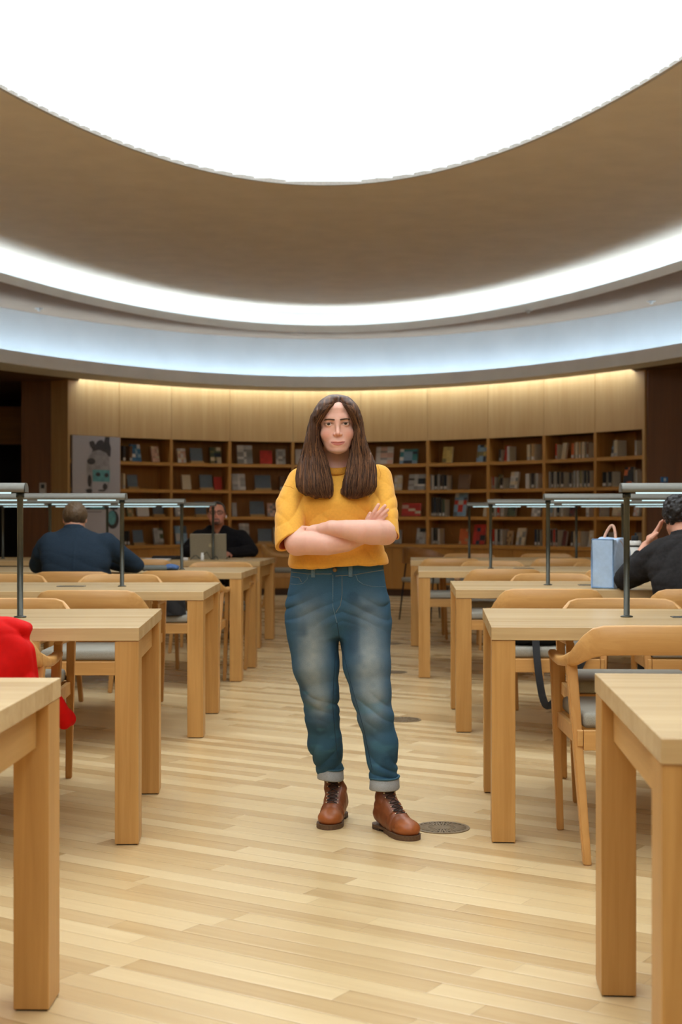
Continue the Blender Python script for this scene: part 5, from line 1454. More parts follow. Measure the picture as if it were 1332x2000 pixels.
# ================================================================== the seated readers
HAIRD = attr_mat('dark_hair', 0.5, 0.4, noise=0.25, nscale=(300, 300, 120))
def lspace(origin, yaw):
    """person frame: local -y is where the person faces, z up"""
    M_ = Matrix.Translation(Vector(origin)) @ Matrix.Rotation(yaw, 4, 'Z')
    return M_
def tf(fn, pts): return [fn(Vector(p)) for p in pts]
def fingers(P, wrist, tip, side, up, r=0.0085, spread=0.019, curl=0.3):
    """palm and five fingers; wrist->tip direction, side = unit vector across the palm"""
    wv, tv, sv, uv = (Vector(q) for q in (wrist, tip, side, up))
    L = (tv-wv); ln = L.length; L.normalize(); d = None
    for k, (o, l_) in enumerate(((-1.5, 0.88), (-0.5, 1.0), (0.5, 0.96), (1.5, 0.80))):
        k0 = wv+L*ln*0.18+sv*o*spread*0.6; k1 = wv+L*ln*0.52+sv*o*spread; k2 = wv+L*ln*(0.52+0.28*l_)+sv*o*spread*1.05-uv*curl*0.02; k3 = wv+L*ln*(0.52+0.48*l_)+sv*o*spread-uv*curl*0.06
        e = d_chain(P, [tuple(k0), tuple(k1), tuple(k2), tuple(k3)], [r*1.4, r*1.15, r, r*0.8], 0.002)
        d = e if d is None else smin(d, e, 0.004)
    th = d_chain(P, [tuple(wv+L*ln*0.12-sv*spread), tuple(wv+L*ln*0.36-sv*spread*2.6-uv*0.01), tuple(wv+L*ln*0.6-sv*spread*2.7-uv*0.02)], [r*1.5, r*1.2, r*0.95], 0.003)
    return smin(smin(d, th, 0.005), d_ell(P, tuple(wv+L*ln*0.32), (0.03, 0.03, 0.02)), 0.015)

# ---------- man in the navy jacket, seen from behind, at the fourth left table
JL0 = (-1.75, 9.42, 0.0)
jm = empty('person', JL0, 0, 'man in a navy jacket seen from behind, leaning over the fourth left table', 'person')
def q(x, y, z): return (JL0[0]+x, JL0[1]+y, z)
hc = np.array(q(-0.045, 0.18, 1.125)); 
def jh(P):
    r = rotz(P, hc, pi+0.12); a = -0.28; y, z = r[:, 1].copy(), r[:, 2].copy(); r[:, 1] = y*cos(a)-z*sin(a); r[:, 2] = y*sin(a)+z*cos(a); return r
def jbody(P):
    d = head_field(jh(P), True, False)
    d = smin(d, d_cap(P, q(-0.04, 0.10, 1.03), q(-0.045, 0.17, 1.10), 0.058, 0.056), 0.02)
    d = smin(d, d_loft(P, [(0.46, JL0[0], JL0[1]+0.02, 0.15, 0.11), (0.62, JL0[0], JL0[1]+0.0, 0.15, 0.10), (0.80, JL0[0], JL0[1]+0.03, 0.16, 0.10), (0.95, JL0[0]-0.02, JL0[1]+0.08, 0.17, 0.09), (1.02, JL0[0]-0.03, JL0[1]+0.10, 0.10, 0.06)]), 0.03)
    for s, ex, wx in ((1, 0.36, 0.16), (-1, -0.32, -0.10)):
        d = smin(d, d_chain(P, [q(s*0.19, 0.07, 0.96), q(ex, 0.22, 0.80), q(wx, 0.46, 0.80)], [0.045, 0.038, 0.027]), 0.02)
        d = smin(d, fingers(P, q(wx, 0.46, 0.795), q(wx-s*0.10, 0.60, 0.785), (s*0.8, 0.6, 0), (0, 0, 1)), 0.01)
        d = smin(d, d_chain(P, [q(s*0.11, 0.02, 0.54), q(s*0.16, 0.44, 0.52), q(s*0.17, 0.46, 0.09), q(s*0.18, 0.60, 0.05)], [0.08, 0.055, 0.04, 0.03]), 0.03)
    return d
Vh, Fh = mesh_sdf(jbody, (JL0[0]-0.5, JL0[1]-0.25, 0.02), (JL0[0]+0.5, JL0[1]+0.75, 1.32), 0.0065, 4)
SK2 = s2l((214, 158, 130))
cb = np.tile(np.array(SK2), (len(Vh), 1))
nmesh('body', Vh, Fh, SKIN, jm, JL0, cb)
def jhair(P):
    r = jh(P)
    d = d_ell(r, (0, 0.022, 0.022), (0.083, 0.100, 0.088))
    d = smax(d, -(r[:, 2]+0.072-0.35*np.maximum(r[:, 1]-0.02, -0.06)*-1+0*r[:, 1]), 0.01)
    d = smax(d, -(r[:, 1]+0.065+np.maximum(0.02-r[:, 2], 0)*1.5), 0.008)
    return d+0.0022*vnoise(P, (90, 90, 40), 61)+0.0012*vnoise(P, (200, 200, 80), 62)
Vq, Fq = mesh_sdf(jhair, tuple(hc-0.14), tuple(hc+0.15), 0.003)
zz = jh(Vq.astype(np.float32))[:, 2]
ch = np.tile(np.array(s2l((92, 72, 50))), (len(Vq), 1)); ch = mixc(ch, s2l((60, 46, 32)), 0.7*(1-smooth01(zz, -0.03, 0.02)))
nmesh('hair', Vq, Fq, HAIRD, jm, JL0, ch)
def jjack(P):
    x = JL0[0]; y = JL0[1]
    d = d_loft(P, [(0.50, x, y+0.02, 0.20, 0.15), (0.62, x, y+0.0, 0.20, 0.14), (0.76, x-0.005, y+0.0, 0.215, 0.135), (0.88, x-0.01, y+0.02, 0.235, 0.13), (0.96, x-0.015, y+0.05, 0.235, 0.11), (1.01, x-0.02, y+0.08, 0.19, 0.09), (1.045, x-0.035, y+0.10, 0.11, 0.08), (1.065, x-0.04, y+0.11, 0.075, 0.07)], 2.3)
    for s, ex, wx in ((1, 0.36, 0.18), (-1, -0.31, -0.12)):
        d = smin(d, d_chain(P, [q(s*0.185, 0.06, 0.965), q(s*0.25, 0.11, 0.90), q(ex, 0.22, 0.81), q(wx, 0.44, 0.805)], [0.070, 0.068, 0.054, 0.042]), 0.03)
    d = smin(d, d_cap(P, q(0.22, 0.14, 0.66), q(0.15, 0.06, 0.80), 0.02, 0.05), 0.03)
    # stand collar
    c = d_cap(P, q(-0.04, 0.105, 1.04), q(-0.043, 0.14, 1.085), 0.072, 0.066); c = smax(c, P[:, 2]-1.083+0.25*(P[:, 1]-JL0[1]-0.1), 0.003)
    d = smin(d, c, 0.008)
    n = vnoise(P, (7, 7, 7), 71)
    xx = P[:, 0]-JL0[0]
    e = 0.004*crease(xx*26+P[:, 2]*20+3*n)*smooth01(np.abs(xx), 0.09, 0.2)+0.003*crease(P[:, 2]*40+2*n+xx*10)*(1-smooth01(P[:, 2], 0.85, 1.0))+0.0025*np.exp(-(xx/0.006)**2)
    return smax(d-e, 0.51-P[:, 2], 0.01)
Vq, Fq = mesh_sdf(jjack, (JL0[0]-0.5, JL0[1]-0.25, 0.45), (JL0[0]+0.5, JL0[1]+0.6, 1.16), 0.0055)
nav = np.tile(np.array(s2l((34, 47, 60))), (len(Vq), 1))
NAVM = attr_mat('navy_cotton', 0.85, 0.15, bump=0.2, bscale=700, noise=0.12, nscale=(90, 90, 90))
nmesh('jacket', Vq, Fq, NAVM, jm, JL0, nav, relax=1)
def jtr(P):
    d = d_loft(P, [(0.47, JL0[0], JL0[1]+0.02, 0.18, 0.14), (0.54, JL0[0], JL0[1]+0.02, 0.19, 0.15), (0.60, JL0[0], JL0[1]+0.02, 0.17, 0.13)])
    for s in (-1, 1): d = smin(d, d_chain(P, [q(s*0.11, 0.05, 0.555), q(s*0.16, 0.45, 0.53), q(s*0.17, 0.47, 0.14)], [0.095, 0.072, 0.06]), 0.03)
    return d+0.004*vnoise(P, (12, 12, 12), 75)
Vq, Fq = mesh_sdf(jtr, (JL0[0]-0.35, JL0[1]-0.22, 0.08), (JL0[0]+0.35, JL0[1]+0.65, 0.72), 0.009, 4)
DARKT = plain('dark_trousers', (34, 36, 42), 0.85, noise=0.15, scale=300); SHOEM = plain('black_shoe', (24, 23, 24), 0.5)
nmesh('trousers', Vq, Fq, DARKT, jm, JL0)
def shoe(parent, off, c, yaw):
    f = lambda P: smax(d_chain(rotz(P, (0, 0, 0), yaw), [(0, 0.06, 0.05), (0, -0.08, 0.035), (0, -0.15, 0.03)], [0.045, 0.042, 0.036], 0.01), -P[:, 2]+0.0, 0.004)
    Vs_, Fs_ = mesh_sdf(f, (-0.22, -0.22, -0.01), (0.22, 0.22, 0.12), 0.007, 4)
    o = nmesh('shoe', Vs_, Fs_, SHOEM, parent); o.location = Vector(c)-Vector(off); return o
for s in (-1, 1): shoe(jm, JL0, q(s*0.18, 0.53, 0.0), pi)

# ---------- man working on the laptop, facing the camera
LL0 = (-1.17, 13.80, 0.0)
lm = empty('person', LL0, 0, 'man in black with glasses and goatee, typing on a laptop below the shelves', 'person')
def q2(x, y, z): return (LL0[0]+x, LL0[1]+y, z)
hc2 = np.array(q2(-0.022, -0.16, 1.165))
def lh(P):
    r = rotz(P, hc2, 0.05)/1.1; a = 0.16; y, z = r[:, 1].copy(), r[:, 2].copy(); r[:, 1] = y*cos(a)-z*sin(a); r[:, 2] = y*sin(a)+z*cos(a); return r
def lh2w(p):
    x, y, z = p; a = 0.16; y, z = y*cos(-a)-z*sin(-a), y*sin(-a)+z*cos(-a); x, y = x*cos(0.05)-y*sin(0.05), x*sin(0.05)+y*cos(0.05)
    return Vector((x*1.1+hc2[0], y*1.1+hc2[1], z*1.1+hc2[2]))
def lbody(P):
    d = head_field(lh(P), True)*1.1
    d = smin(d, d_cap(P, q2(-0.02, -0.07, 0.98), q2(-0.02, -0.12, 1.09), 0.064, 0.064), 0.02)
    d = smin(d, d_loft(P, [(0.46, LL0[0], LL0[1]+0.06, 0.16, 0.12), (0.70, LL0[0], LL0[1]+0.05, 0.16, 0.11), (0.90, LL0[0], LL0[1], 0.18, 0.10), (0.98, LL0[0], LL0[1]-0.04, 0.12, 0.07)]), 0.03)
    for s, wx in ((1, 0.10), (-1, -0.10)):
        d = smin(d, d_chain(P, [q2(s*0.20, -0.02, 0.90), q2(s*0.30, -0.12, 0.79), q2(wx, -0.38, 0.79)], [0.045, 0.038, 0.028]), 0.02)
        d = smin(d, fingers(P, q2(wx, -0.38, 0.79), q2(wx*0.75, -0.50, 0.775), (-s*1.0, 0.0, 0), (0, 0, 1)), 0.01)
        d = smin(d, d_chain(P, [q2(s*0.11, 0.0, 0.54), q2(s*0.15, -0.42, 0.52), q2(s*0.15, -0.42, 0.09), q2(s*0.16, -0.55, 0.05)], [0.08, 0.055, 0.04, 0.03]), 0.03)
    return d
Va, Fa = mesh_sdf(lambda P: smax(lbody(P), P[:, 2]-1.04, 0.001), (LL0[0]-0.45, LL0[1]-0.70, 0.02), (LL0[0]+0.45, LL0[1]+0.25, 1.06), 0.008, 4)
Vb2, Fb2 = mesh_sdf(lbody, tuple(hc2-np.array((0.11, 0.15, 0.14))), tuple(hc2+np.array((0.11, 0.16, 0.15))), 0.0028)
Fb2 = Fb2[Vb2[Fb2].mean(1)[:, 2] > 1.03]
Vc2 = np.concatenate([Va, Vb2]); Fc2 = np.concatenate([Fa, Fb2+len(Va)])
cl = head_colour(lh(Vc2.astype(np.float32)), s2l((198, 132, 104)), s2l((170, 96, 84)), s2l((200, 110, 90)))
ql = lh(Vc2.astype(np.float32)); x_, y_, z_ = ql[:, 0], ql[:, 1], ql[:, 2]
dark = s2l((52, 36, 30))
m1 = np.exp(-((z_+0.0575)/0.0055)**4)*(np.abs(x_) < 0.024)*(y_ < -0.07)                      # moustache
m2 = np.exp(-((z_+0.094)/0.013)**4)*np.exp(-(x_/0.022)**4)*(y_ < -0.05)                     # chin beard
m3 = np.exp(-((np.abs(x_)-0.027)/0.005)**2)*np.exp(-((z_+0.075)/0.018)**4)*(y_ < -0.06)
m4 = smooth01(-z_, 0.05, 0.09)*0.3*(y_ < -0.01)
cl = mixc(cl, dark, np.clip(0.9*m1+0.85*m2+0.7*m3+m4, 0, 0.9))
nmesh('body', Vc2, Fc2, SKIN, lm, LL0, cl)
bvl = bvh_of(Vb2, Fb2)
for s in (-1, 1):
    eyeball(lh2w, s, lm, LL0); eyebrow(s, bvl, lm, LL0, lh2w, plain('brow_black', (30, 24, 22), 0.8), 1.2)
def lhair(P):
    r = lh(P); d = d_ell(r, (0, 0.026, 0.030), (0.0785, 0.097, 0.086))
    d = smax(d, -(r[:, 1]+0.052+0.9*np.maximum(r[:, 2]-0.075, 0)*0-0.0+np.where(r[:, 2] < 0.058, (0.058-r[:, 2])*1.3, 0)*-1*-1), 0.006)
    d = smax(d, -(r[:, 2]+0.03-np.maximum(-(r[:, 1]-0.02), 0)*0.2), 0.006)
    return (d+0.0016*vnoise(P, (120, 120, 60), 81))*1.0
def lhair2(P):
    r = lh(P); d = d_ell(r, (0, 0.026, 0.030), (0.0785, 0.097, 0.086))
    front = r[:, 1]+0.030-0.0*r[:, 2]                       # sides end in front of the ears
    up = 0.050-r[:, 2]                                      # forehead line
    cut = np.minimum(-front, up)                            # region to remove: in front AND below the hairline
    d = smax(d, cut, 0.006); d = smax(d, -0.035-r[:, 2], 0.006)
    return d+0.0016*vnoise(P, (120, 120, 60), 81)
Vq, Fq = mesh_sdf(lhair2, tuple(hc2-0.15), tuple(hc2+0.16), 0.0035)
nmesh('hair', Vq, Fq, HAIRD, lm, LL0, np.tile(np.array(s2l((30, 24, 22))), (len(Vq), 1)))
# glasses
gl = bpy.data.objects.new('glasses', None)
bm = bmesh.new()
for s in (-1, 1):
    pts = []
    for k in range(25):
        a = 2*pi*k/24; pts.append(lh2w((s*0.031+0.0215*cos(a)*abs(cos(a))**-0.25 if abs(cos(a)) > 1e-3 else s*0.031, -0.094, -0.002+0.0165*sin(a))))
    tube(bm, pts, 0.0030, 8, False)
    tube(bm, [lh2w((s*0.053, -0.094, 0.004)), lh2w((s*0.073, -0.06, 0.004)), lh2w((s*0.077, 0.01, 0.0))], 0.0016, 6)
tube(bm, [lh2w((-0.011, -0.096, 0.002)), lh2w((0, -0.099, 0.005)), lh2w((0.011, -0.096, 0.002))], 0.0016, 6)
bmesh.ops.translate(bm, verts=bm.verts, vec=-Vector(LL0))
bpy.data.objects.remove(gl); obj('glasses', bm, plain('glasses_frame', (44, 30, 26), 0.35), lm, True)
def lshirt(P):
    x, y = LL0[0], LL0[1]
    d = d_loft(P, [(0.50, x, y+0.06, 0.20, 0.15), (0.66, x, y+0.05, 0.21, 0.15), (0.80, x, y+0.02, 0.225, 0.14), (0.92, x, y-0.02, 0.24, 0.125), (0.985, x-0.005, y-0.05, 0.21, 0.10), (1.03, x-0.015, y-0.075, 0.13, 0.085), (1.06, x-0.02, y-0.09, 0.085, 0.08)], 2.3)
    for s, wx in ((1, 0.115), (-1, -0.12)):
        d = smin(d, d_chain(P, [q2(s*0.205, -0.03, 0.935), q2(s*0.315, -0.12, 0.81), q2(wx, -0.36, 0.80)], [0.078, 0.062, 0.043]), 0.03)
    n = vnoise(P, (8, 8, 8), 91)
    d = d-0.004*crease((P[:, 0]-x)*24+P[:, 2]*26+3*n)
    vneck = np.maximum(np.abs(P[:, 0]-(x-0.02))-0.55*np.maximum(P[:, 2]-0.965, 0)-0.004, P[:, 1]-(y-0.10))
    d = smax(d, -vneck, 0.004)
    return smax(d, 0.51-P[:, 2], 0.01)
Vq, Fq = mesh_sdf(lshirt, (LL0[0]-0.45, LL0[1]-0.5, 0.45), (LL0[0]+0.45, LL0[1]+0.3, 1.12), 0.0065)
BLKM = attr_mat('black_cotton', 0.9, 0.12, bump=0.2, bscale=600, noise=0.2, nscale=(60, 60, 60))
nmesh('shirt', Vq, Fq, BLKM, lm, LL0, np.tile(np.array(s2l((28, 26, 28))), (len(Vq), 1)), relax=1)
def ltr(P):
    d = d_loft(P, [(0.47, LL0[0], LL0[1]+0.05, 0.18, 0.14), (0.54, LL0[0], LL0[1]+0.05, 0.19, 0.15), (0.60, LL0[0], LL0[1]+0.05, 0.17, 0.13)])
    for s in (-1, 1): d = smin(d, d_chain(P, [q2(s*0.11, 0.03, 0.555), q2(s*0.15, -0.43, 0.53), q2(s*0.15, -0.43, 0.14)], [0.095, 0.07, 0.058]), 0.03)
    return d
Vq, Fq = mesh_sdf(ltr, (LL0[0]-0.35, LL0[1]-0.6, 0.08), (LL0[0]+0.35, LL0[1]+0.28, 0.72), 0.012, 4)
nmesh('trousers', Vq, Fq, DARKT, lm, LL0)
for s in (-1, 1): shoe(lm, LL0, q2(s*0.16, -0.50, 0.0), 0)
eb = obj('earbud', tb([lh2w((0.083, 0.012, -0.010))-Vector(LL0), lh2w((0.083, 0.006, -0.034))-Vector(LL0)], 0.0045), plain('earbud_white', (226, 226, 224), 0.4), lm, True)

# ---------- man in the black shirt at the right edge, seen from behind, chin in hand
RL0 = (1.83, 7.20, 0.0)
rm = empty('person', RL0, 0, 'man with curly black hair and black shirt at the right edge, hand to his face', 'person')
def q3(x, y, z): return (RL0[0]+x, RL0[1]+y, z)
hc3 = np.array(q3(-0.055, 0.26, 1.135))
def rh(P):
    r = rotz(P, hc3, pi-0.15); a = -0.20; y, z = r[:, 1].copy(), r[:, 2].copy(); r[:, 1] = y*cos(a)-z*sin(a); r[:, 2] = y*sin(a)+z*cos(a); return r
HWR = q3(-0.215, 0.335, 0.985)
def rbody(P):
    d = head_field(rh(P), True, False)
    d = smin(d, d_cap(P, q3(-0.04, 0.13, 1.00), q3(-0.05, 0.22, 1.08), 0.060, 0.058), 0.02)
    d = smin(d, d_loft(P, [(0.46, RL0[0], RL0[1]+0.02, 0.16, 0.12), (0.65, RL0[0], RL0[1]+0.0, 0.16, 0.11), (0.85, RL0[0], RL0[1]+0.04, 0.17, 0.10), (0.97, RL0[0]-0.02, RL0[1]+0.10, 0.15, 0.08), (1.02, RL0[0]-0.03, RL0[1]+0.13, 0.10, 0.06)]), 0.03)
    d = smin(d, d_chain(P, [q3(-0.20, 0.10, 0.93), q3(-0.33, 0.26, 0.80), HWR], [0.048, 0.040, 0.026]), 0.02)
    d = smin(d, fingers(P, HWR, q3(-0.115, 0.34, 1.115), (0.4, 0.8, 0.0), (-0.7, 0, 0.5), curl=-0.2), 0.01)
    d = smin(d, d_chain(P, [q3(0.20, 0.10, 0.93), q3(0.33, 0.24, 0.80), q3(0.12, 0.46, 0.79)], [0.048, 0.040, 0.028]), 0.02)
    d = smin(d, fingers(P, q3(0.12, 0.46, 0.79), q3(0.0, 0.55, 0.78), (0.6, 0.8, 0), (0, 0, 1)), 0.01)
    for s in (-1, 1): d = smin(d, d_chain(P, [q3(s*0.11, 0.02, 0.54), q3(s*0.16, 0.44, 0.52), q3(s*0.17, 0.46, 0.09), q3(s*0.18, 0.60, 0.05)], [0.08, 0.055, 0.04, 0.03]), 0.03)
    return d
Vh, Fh = mesh_sdf(rbody, (RL0[0]-0.5, RL0[1]-0.25, 0.02), (RL0[0]+0.5, RL0[1]+0.75, 1.32), 0.006, 4)
nmesh('body', Vh, Fh, SKIN, rm, RL0, np.tile(np.array(s2l((206, 150, 124))), (len(Vh), 1)))
def rhair(P):
    r = rh(P); d = d_ell(r, (0, 0.026, 0.032), (0.089, 0.108, 0.092))
    d = smax(d, -(r[:, 2]+0.052), 0.012); d = smax(d, -(r[:, 1]+0.075+np.maximum(0.03-r[:, 2], 0)*1.7), 0.01)
    return d+0.0085*vnoise(P, (52, 52, 52), 95)+0.004*vnoise(P, (110, 110, 110), 96)
Vq, Fq = mesh_sdf(rhair, tuple(hc3-0.16), tuple(hc3+0.17), 0.0032)
nmesh('hair', Vq, Fq, HAIRD, rm, RL0, np.tile(np.array(s2l((32, 28, 27))), (len(Vq), 1)))
def rshirt(P):
    x, y = RL0[0], RL0[1]
    d = d_loft(P, [(0.50, x, y+0.02, 0.21, 0.16), (0.64, x, y+0.0, 0.215, 0.15), (0.76, x-0.01, y+0.01, 0.235, 0.145), (0.88, x-0.015, y+0.05, 0.25, 0.135), (0.96, x-0.02, y+0.09, 0.235, 0.115), (1.01, x-0.03, y+0.12, 0.17, 0.095), (1.045, x-0.04, y+0.14, 0.10, 0.085)], 2.3)
    d = smin(d, d_chain(P, [q3(-0.185, 0.09, 0.945), q3(-0.27, 0.18, 0.87), q3(-0.34, 0.26, 0.812), q3(-0.255, 0.315, 0.925)], [0.080, 0.075, 0.058, 0.040]), 0.035)
    d = smin(d, d_chain(P, [q3(0.185, 0.09, 0.945), q3(0.27, 0.16, 0.87), q3(0.34, 0.25, 0.812), q3(0.14, 0.44, 0.80)], [0.080, 0.072, 0.056, 0.042]), 0.035)
    c = d_cap(P, q3(-0.04, 0.13, 1.02), q3(-0.048, 0.18, 1.07), 0.074, 0.070); c = smax(c, P[:, 2]-1.07+0.2*(P[:, 1]-y-0.14), 0.003); d = smin(d, c, 0.006)
    n = vnoise(P, (7, 7, 7), 99); xx = P[:, 0]-x
    d = d-0.005*crease(xx*-26+P[:, 2]*22+3*n)*smooth01(-xx, -0.05, 0.12)-0.003*crease(P[:, 2]*36+2*n)
    d = smax(d, -d_cap(P, q3(-0.255, 0.315, 0.925), q3(-0.19, 0.345, 1.02), 0.03, 0.03), 0.003)
    return smax(d, 0.51-P[:, 2], 0.01)
Vq, Fq = mesh_sdf(rshirt, (RL0[0]-0.5, RL0[1]-0.25, 0.45), (RL0[0]+0.5, RL0[1]+0.6, 1.16), 0.0055)
nmesh('shirt', Vq, Fq, BLKM, rm, RL0, np.tile(np.array(s2l((42, 40, 40))), (len(Vq), 1)), relax=1)
def rtr(P):
    d = d_loft(P, [(0.47, RL0[0], RL0[1]+0.02, 0.19, 0.15), (0.54, RL0[0], RL0[1]+0.02, 0.20, 0.16), (0.60, RL0[0], RL0[1]+0.02, 0.18, 0.14)])
    for s in (-1, 1): d = smin(d, d_chain(P, [q3(s*0.11, 0.05, 0.555), q3(s*0.16, 0.45, 0.53), q3(s*0.17, 0.47, 0.14)], [0.095, 0.072, 0.06]), 0.03)
    return d
Vq, Fq = mesh_sdf(rtr, (RL0[0]-0.35, RL0[1]-0.22, 0.08), (RL0[0]+0.35, RL0[1]+0.65, 0.72), 0.011, 4)
nmesh('trousers', Vq, Fq, DARKT, rm, RL0)
for s in (-1, 1): shoe(rm, RL0, q3(s*0.18, 0.53, 0.0), pi)
# ================================================================== things on tables and chairs
def on_table(i, dx, dy):
    org, out, aw, a = FR[i]; p = org+out*dx+aw*dy; return Vector((p.x, p.y, TT+0.0005))
# red jacket over the chair back
RJ = (-1.29, 4.87, 0.0)
def redj(P):
    q_ = rotz(P, RJ, 0.05)
    x, y, z = q_[:, 0], q_[:, 1], q_[:, 2]
    n = vnoise(P, (9, 9, 9), 111)
    # two thick layers hanging over the backrest band, rounded shoulders
    top = 0.815-0.55*np.maximum(np.abs(x)-0.15, 0)**1.2*3
    outer = d_loft(q_, [(0.50, 0.0, -0.335, 0.25, 0.035), (0.60, 0.0, -0.340, 0.262, 0.045), (0.70, 0.0, -0.325, 0.268, 0.055), (0.77, 0.0, -0.30, 0.262, 0.065), (0.81, 0.0, -0.285, 0.225, 0.055), (0.825, 0, -0.28, 0.17, 0.03)], 2.6)
    inner = d_loft(q_, [(0.55, 0.0, -0.20, 0.22, 0.025), (0.70, 0.0, -0.215, 0.235, 0.03), (0.79, 0.0, -0.25, 0.22, 0.04)], 2.6)
    d = smin(outer, inner, 0.02)
    sl = d_chain(q_, [(0.235, -0.31, 0.70), (0.255, -0.29, 0.60), (0.275, -0.25, 0.50), (0.275, -0.19, 0.43)], [0.05, 0.048, 0.043, 0.036])
    sl2 = d_chain(q_, [(-0.235, -0.31, 0.70), (-0.26, -0.30, 0.60), (-0.27, -0.27, 0.50)], [0.05, 0.048, 0.043])
    d = smin(d, smin(sl, sl2, 0.01), 0.02)
    d = smin(d, d_chain(q_, [(0.12, -0.21, 0.60), (0.17, -0.08, 0.535), (0.22, 0.03, 0.52), (0.285, 0.10, 0.485), (0.325, 0.13, 0.425)], [0.04, 0.042, 0.042, 0.038, 0.034]), 0.015)
    d = d-0.007*crease(x*22+z*10+3*n)-0.004*crease(z*30+2.5*n)
    return d
Vq, Fq = mesh_sdf(redj, (RJ[0]-0.40, RJ[1]-0.45, 0.36), (RJ[0]+0.42, RJ[1]+0.22, 0.86), 0.0055)
REDM = attr_mat('red_nylon', 0.75, 0.15, bump=0.15, bscale=300, noise=0.06, nscale=(50, 50, 50))
o = nmesh('jacket', Vq, Fq, REDM, None, RJ, np.tile(np.array(s2l((196, 10, 6))), (len(Vq), 1)), relax=1); o.location = RJ
tag(o, 'bright red jacket draped over the armchair at the left edge', 'jacket')
# blue lunch bag and white bottle on the third right table
def rel(i, px, dyy):
    """table-top point under a given column, dyy back from the near edge"""
    org, out, aw, a = FR[i]
    lo, hi = 0.0, 3.5
    for _ in range(40):
        m = (lo+hi)/2; p = org+out*m+aw*dyy; c = 666+F*p.x/p.y
        if (c < px) == (out.x > 0): lo = m
        else: hi = m
    p = org+out*lo+aw*dyy; return Vector((p.x, p.y, TT+0.0005))
bp_ = rel(7, 1180, 0.14)
bag = empty('lunch_bag', bp_, -0.62, 'light blue soft lunch bag with tan handle on the table beside the black-shirted man', 'bag')
BBL = plain('bag_blue', (166, 190, 218), 0.8, noise=0.03, scale=40, bump=0.1); BBS = plain('bag_side', (132, 160, 186), 0.8, noise=0.08, scale=60, bump=0.3)
def bagf(P):
    x, y, z = P[:, 0]/0.74, P[:, 1], P[:, 2]
    # box that narrows to a rounded ridge at the top
    t = smooth01(z, 0.17, 0.27)
    hy = 0.105*(1-t)+0.05*t
    d = np.maximum(np.maximum(np.abs(x)-(0.082-0.004*np.cos(z*22)), np.abs(y-0.09)-0.105), np.abs(z-0.135)-0.135)
    d = smax(d, d_cap(P, (-0.2, 0.10, 0.155), (0.2, 0.10, 0.155), 0.118), 0.02)*1.0
    d = np.minimum(d, np.maximum(np.maximum(np.abs(x)-0.080, np.abs(y-0.0)-0.016), np.abs(z-0.128)-0.128))
    return d-0.006+0.003*vnoise(P, (16, 16, 16), 121)
Vq, Fq = mesh_sdf(bagf, (-0.12, -0.06, -0.015), (0.12, 0.24, 0.31), 0.004)
Vq[:, 2] = np.maximum(Vq[:, 2], 0.0)
nmesh('bag_body', Vq, Fq, BBL, bag, relax=1)
bm = bmesh.new()
for (x0, x1) in ((-0.082, 0.082),):
    for xx in (-0.062, 0.062): tube(bm, [(xx, -0.022, 0.005), (xx, -0.024, 0.13), (xx, -0.020, 0.262)], 0.004, 8)
    tube(bm, [(-0.062, -0.022, 0.006), (0.062, -0.022, 0.006)], 0.004, 8); tube(bm, [(-0.062, -0.020, 0.262), (0.062, -0.020, 0.262)], 0.004, 8)
obj('piping', bm, plain('bag_piping', (116, 146, 182), 0.8), bag, True)
bm = bmesh.new(); pts = [Vector((-0.035+0.07*k/10, 0.07+0.03*sin(pi*k/10), 0.262+0.075*sin(pi*k/10)**0.8)) for k in range(11)]
for k in range(10):
    a, b = pts[k], pts[k+1]
    for dz in (0,): pass
tube(bm, pts, 0.008, 8); bmesh.ops.scale(bm, vec=(1, 1, 1), verts=bm.verts)
obj('handle', bm, plain('bag_handle_tan', (196, 152, 130), 0.7), bag, True)
bm = bmesh.new(); tube(bm, [(0.062, 0.06+0.012*k, 0.255-0.006*k*k*0.35) for k in range(8)], 0.003, 6); obj('zip', bm, plain('bag_zip', (186, 160, 146), 0.6), bag, True)
obj('base_panel', bx(-0.064, 0.067, 0.03, 0.205, 0.0, 0.075, 0.01), plain('bag_navy', (30, 40, 54), 0.8), bag)
bt_ = rel(7, 1240, 0.50)
bo = empty('water_bottle', bt_, 0, 'white water bottle with black cap behind the blue lunch bag', 'bottle')
WH = plain('bottle_white', (226, 226, 222), 0.3, noise=0.01)
obj('bottle_body', lathe([(0.036, 0), (0.037, 0.004), (0.037, 0.205), (0.034, 0.215), (0.034, 0.222)], 28), WH, bo, True)
obj('lid', lathe([(0.035, 0.222), (0.036, 0.226), (0.036, 0.246), (0.028, 0.250)], 28), plain('lid_white', (206, 204, 198), 0.35), bo, True)
obj('gasket', lathe([(0.0365, 0.216), (0.0372, 0.218), (0.0372, 0.222), (0.0365, 0.224)], 28), BLACK, bo, True)
obj('cap', lathe([(0.018, 0.25), (0.020, 0.254), (0.020, 0.274), (0.016, 0.278)], 20), BLACK, bo, True)

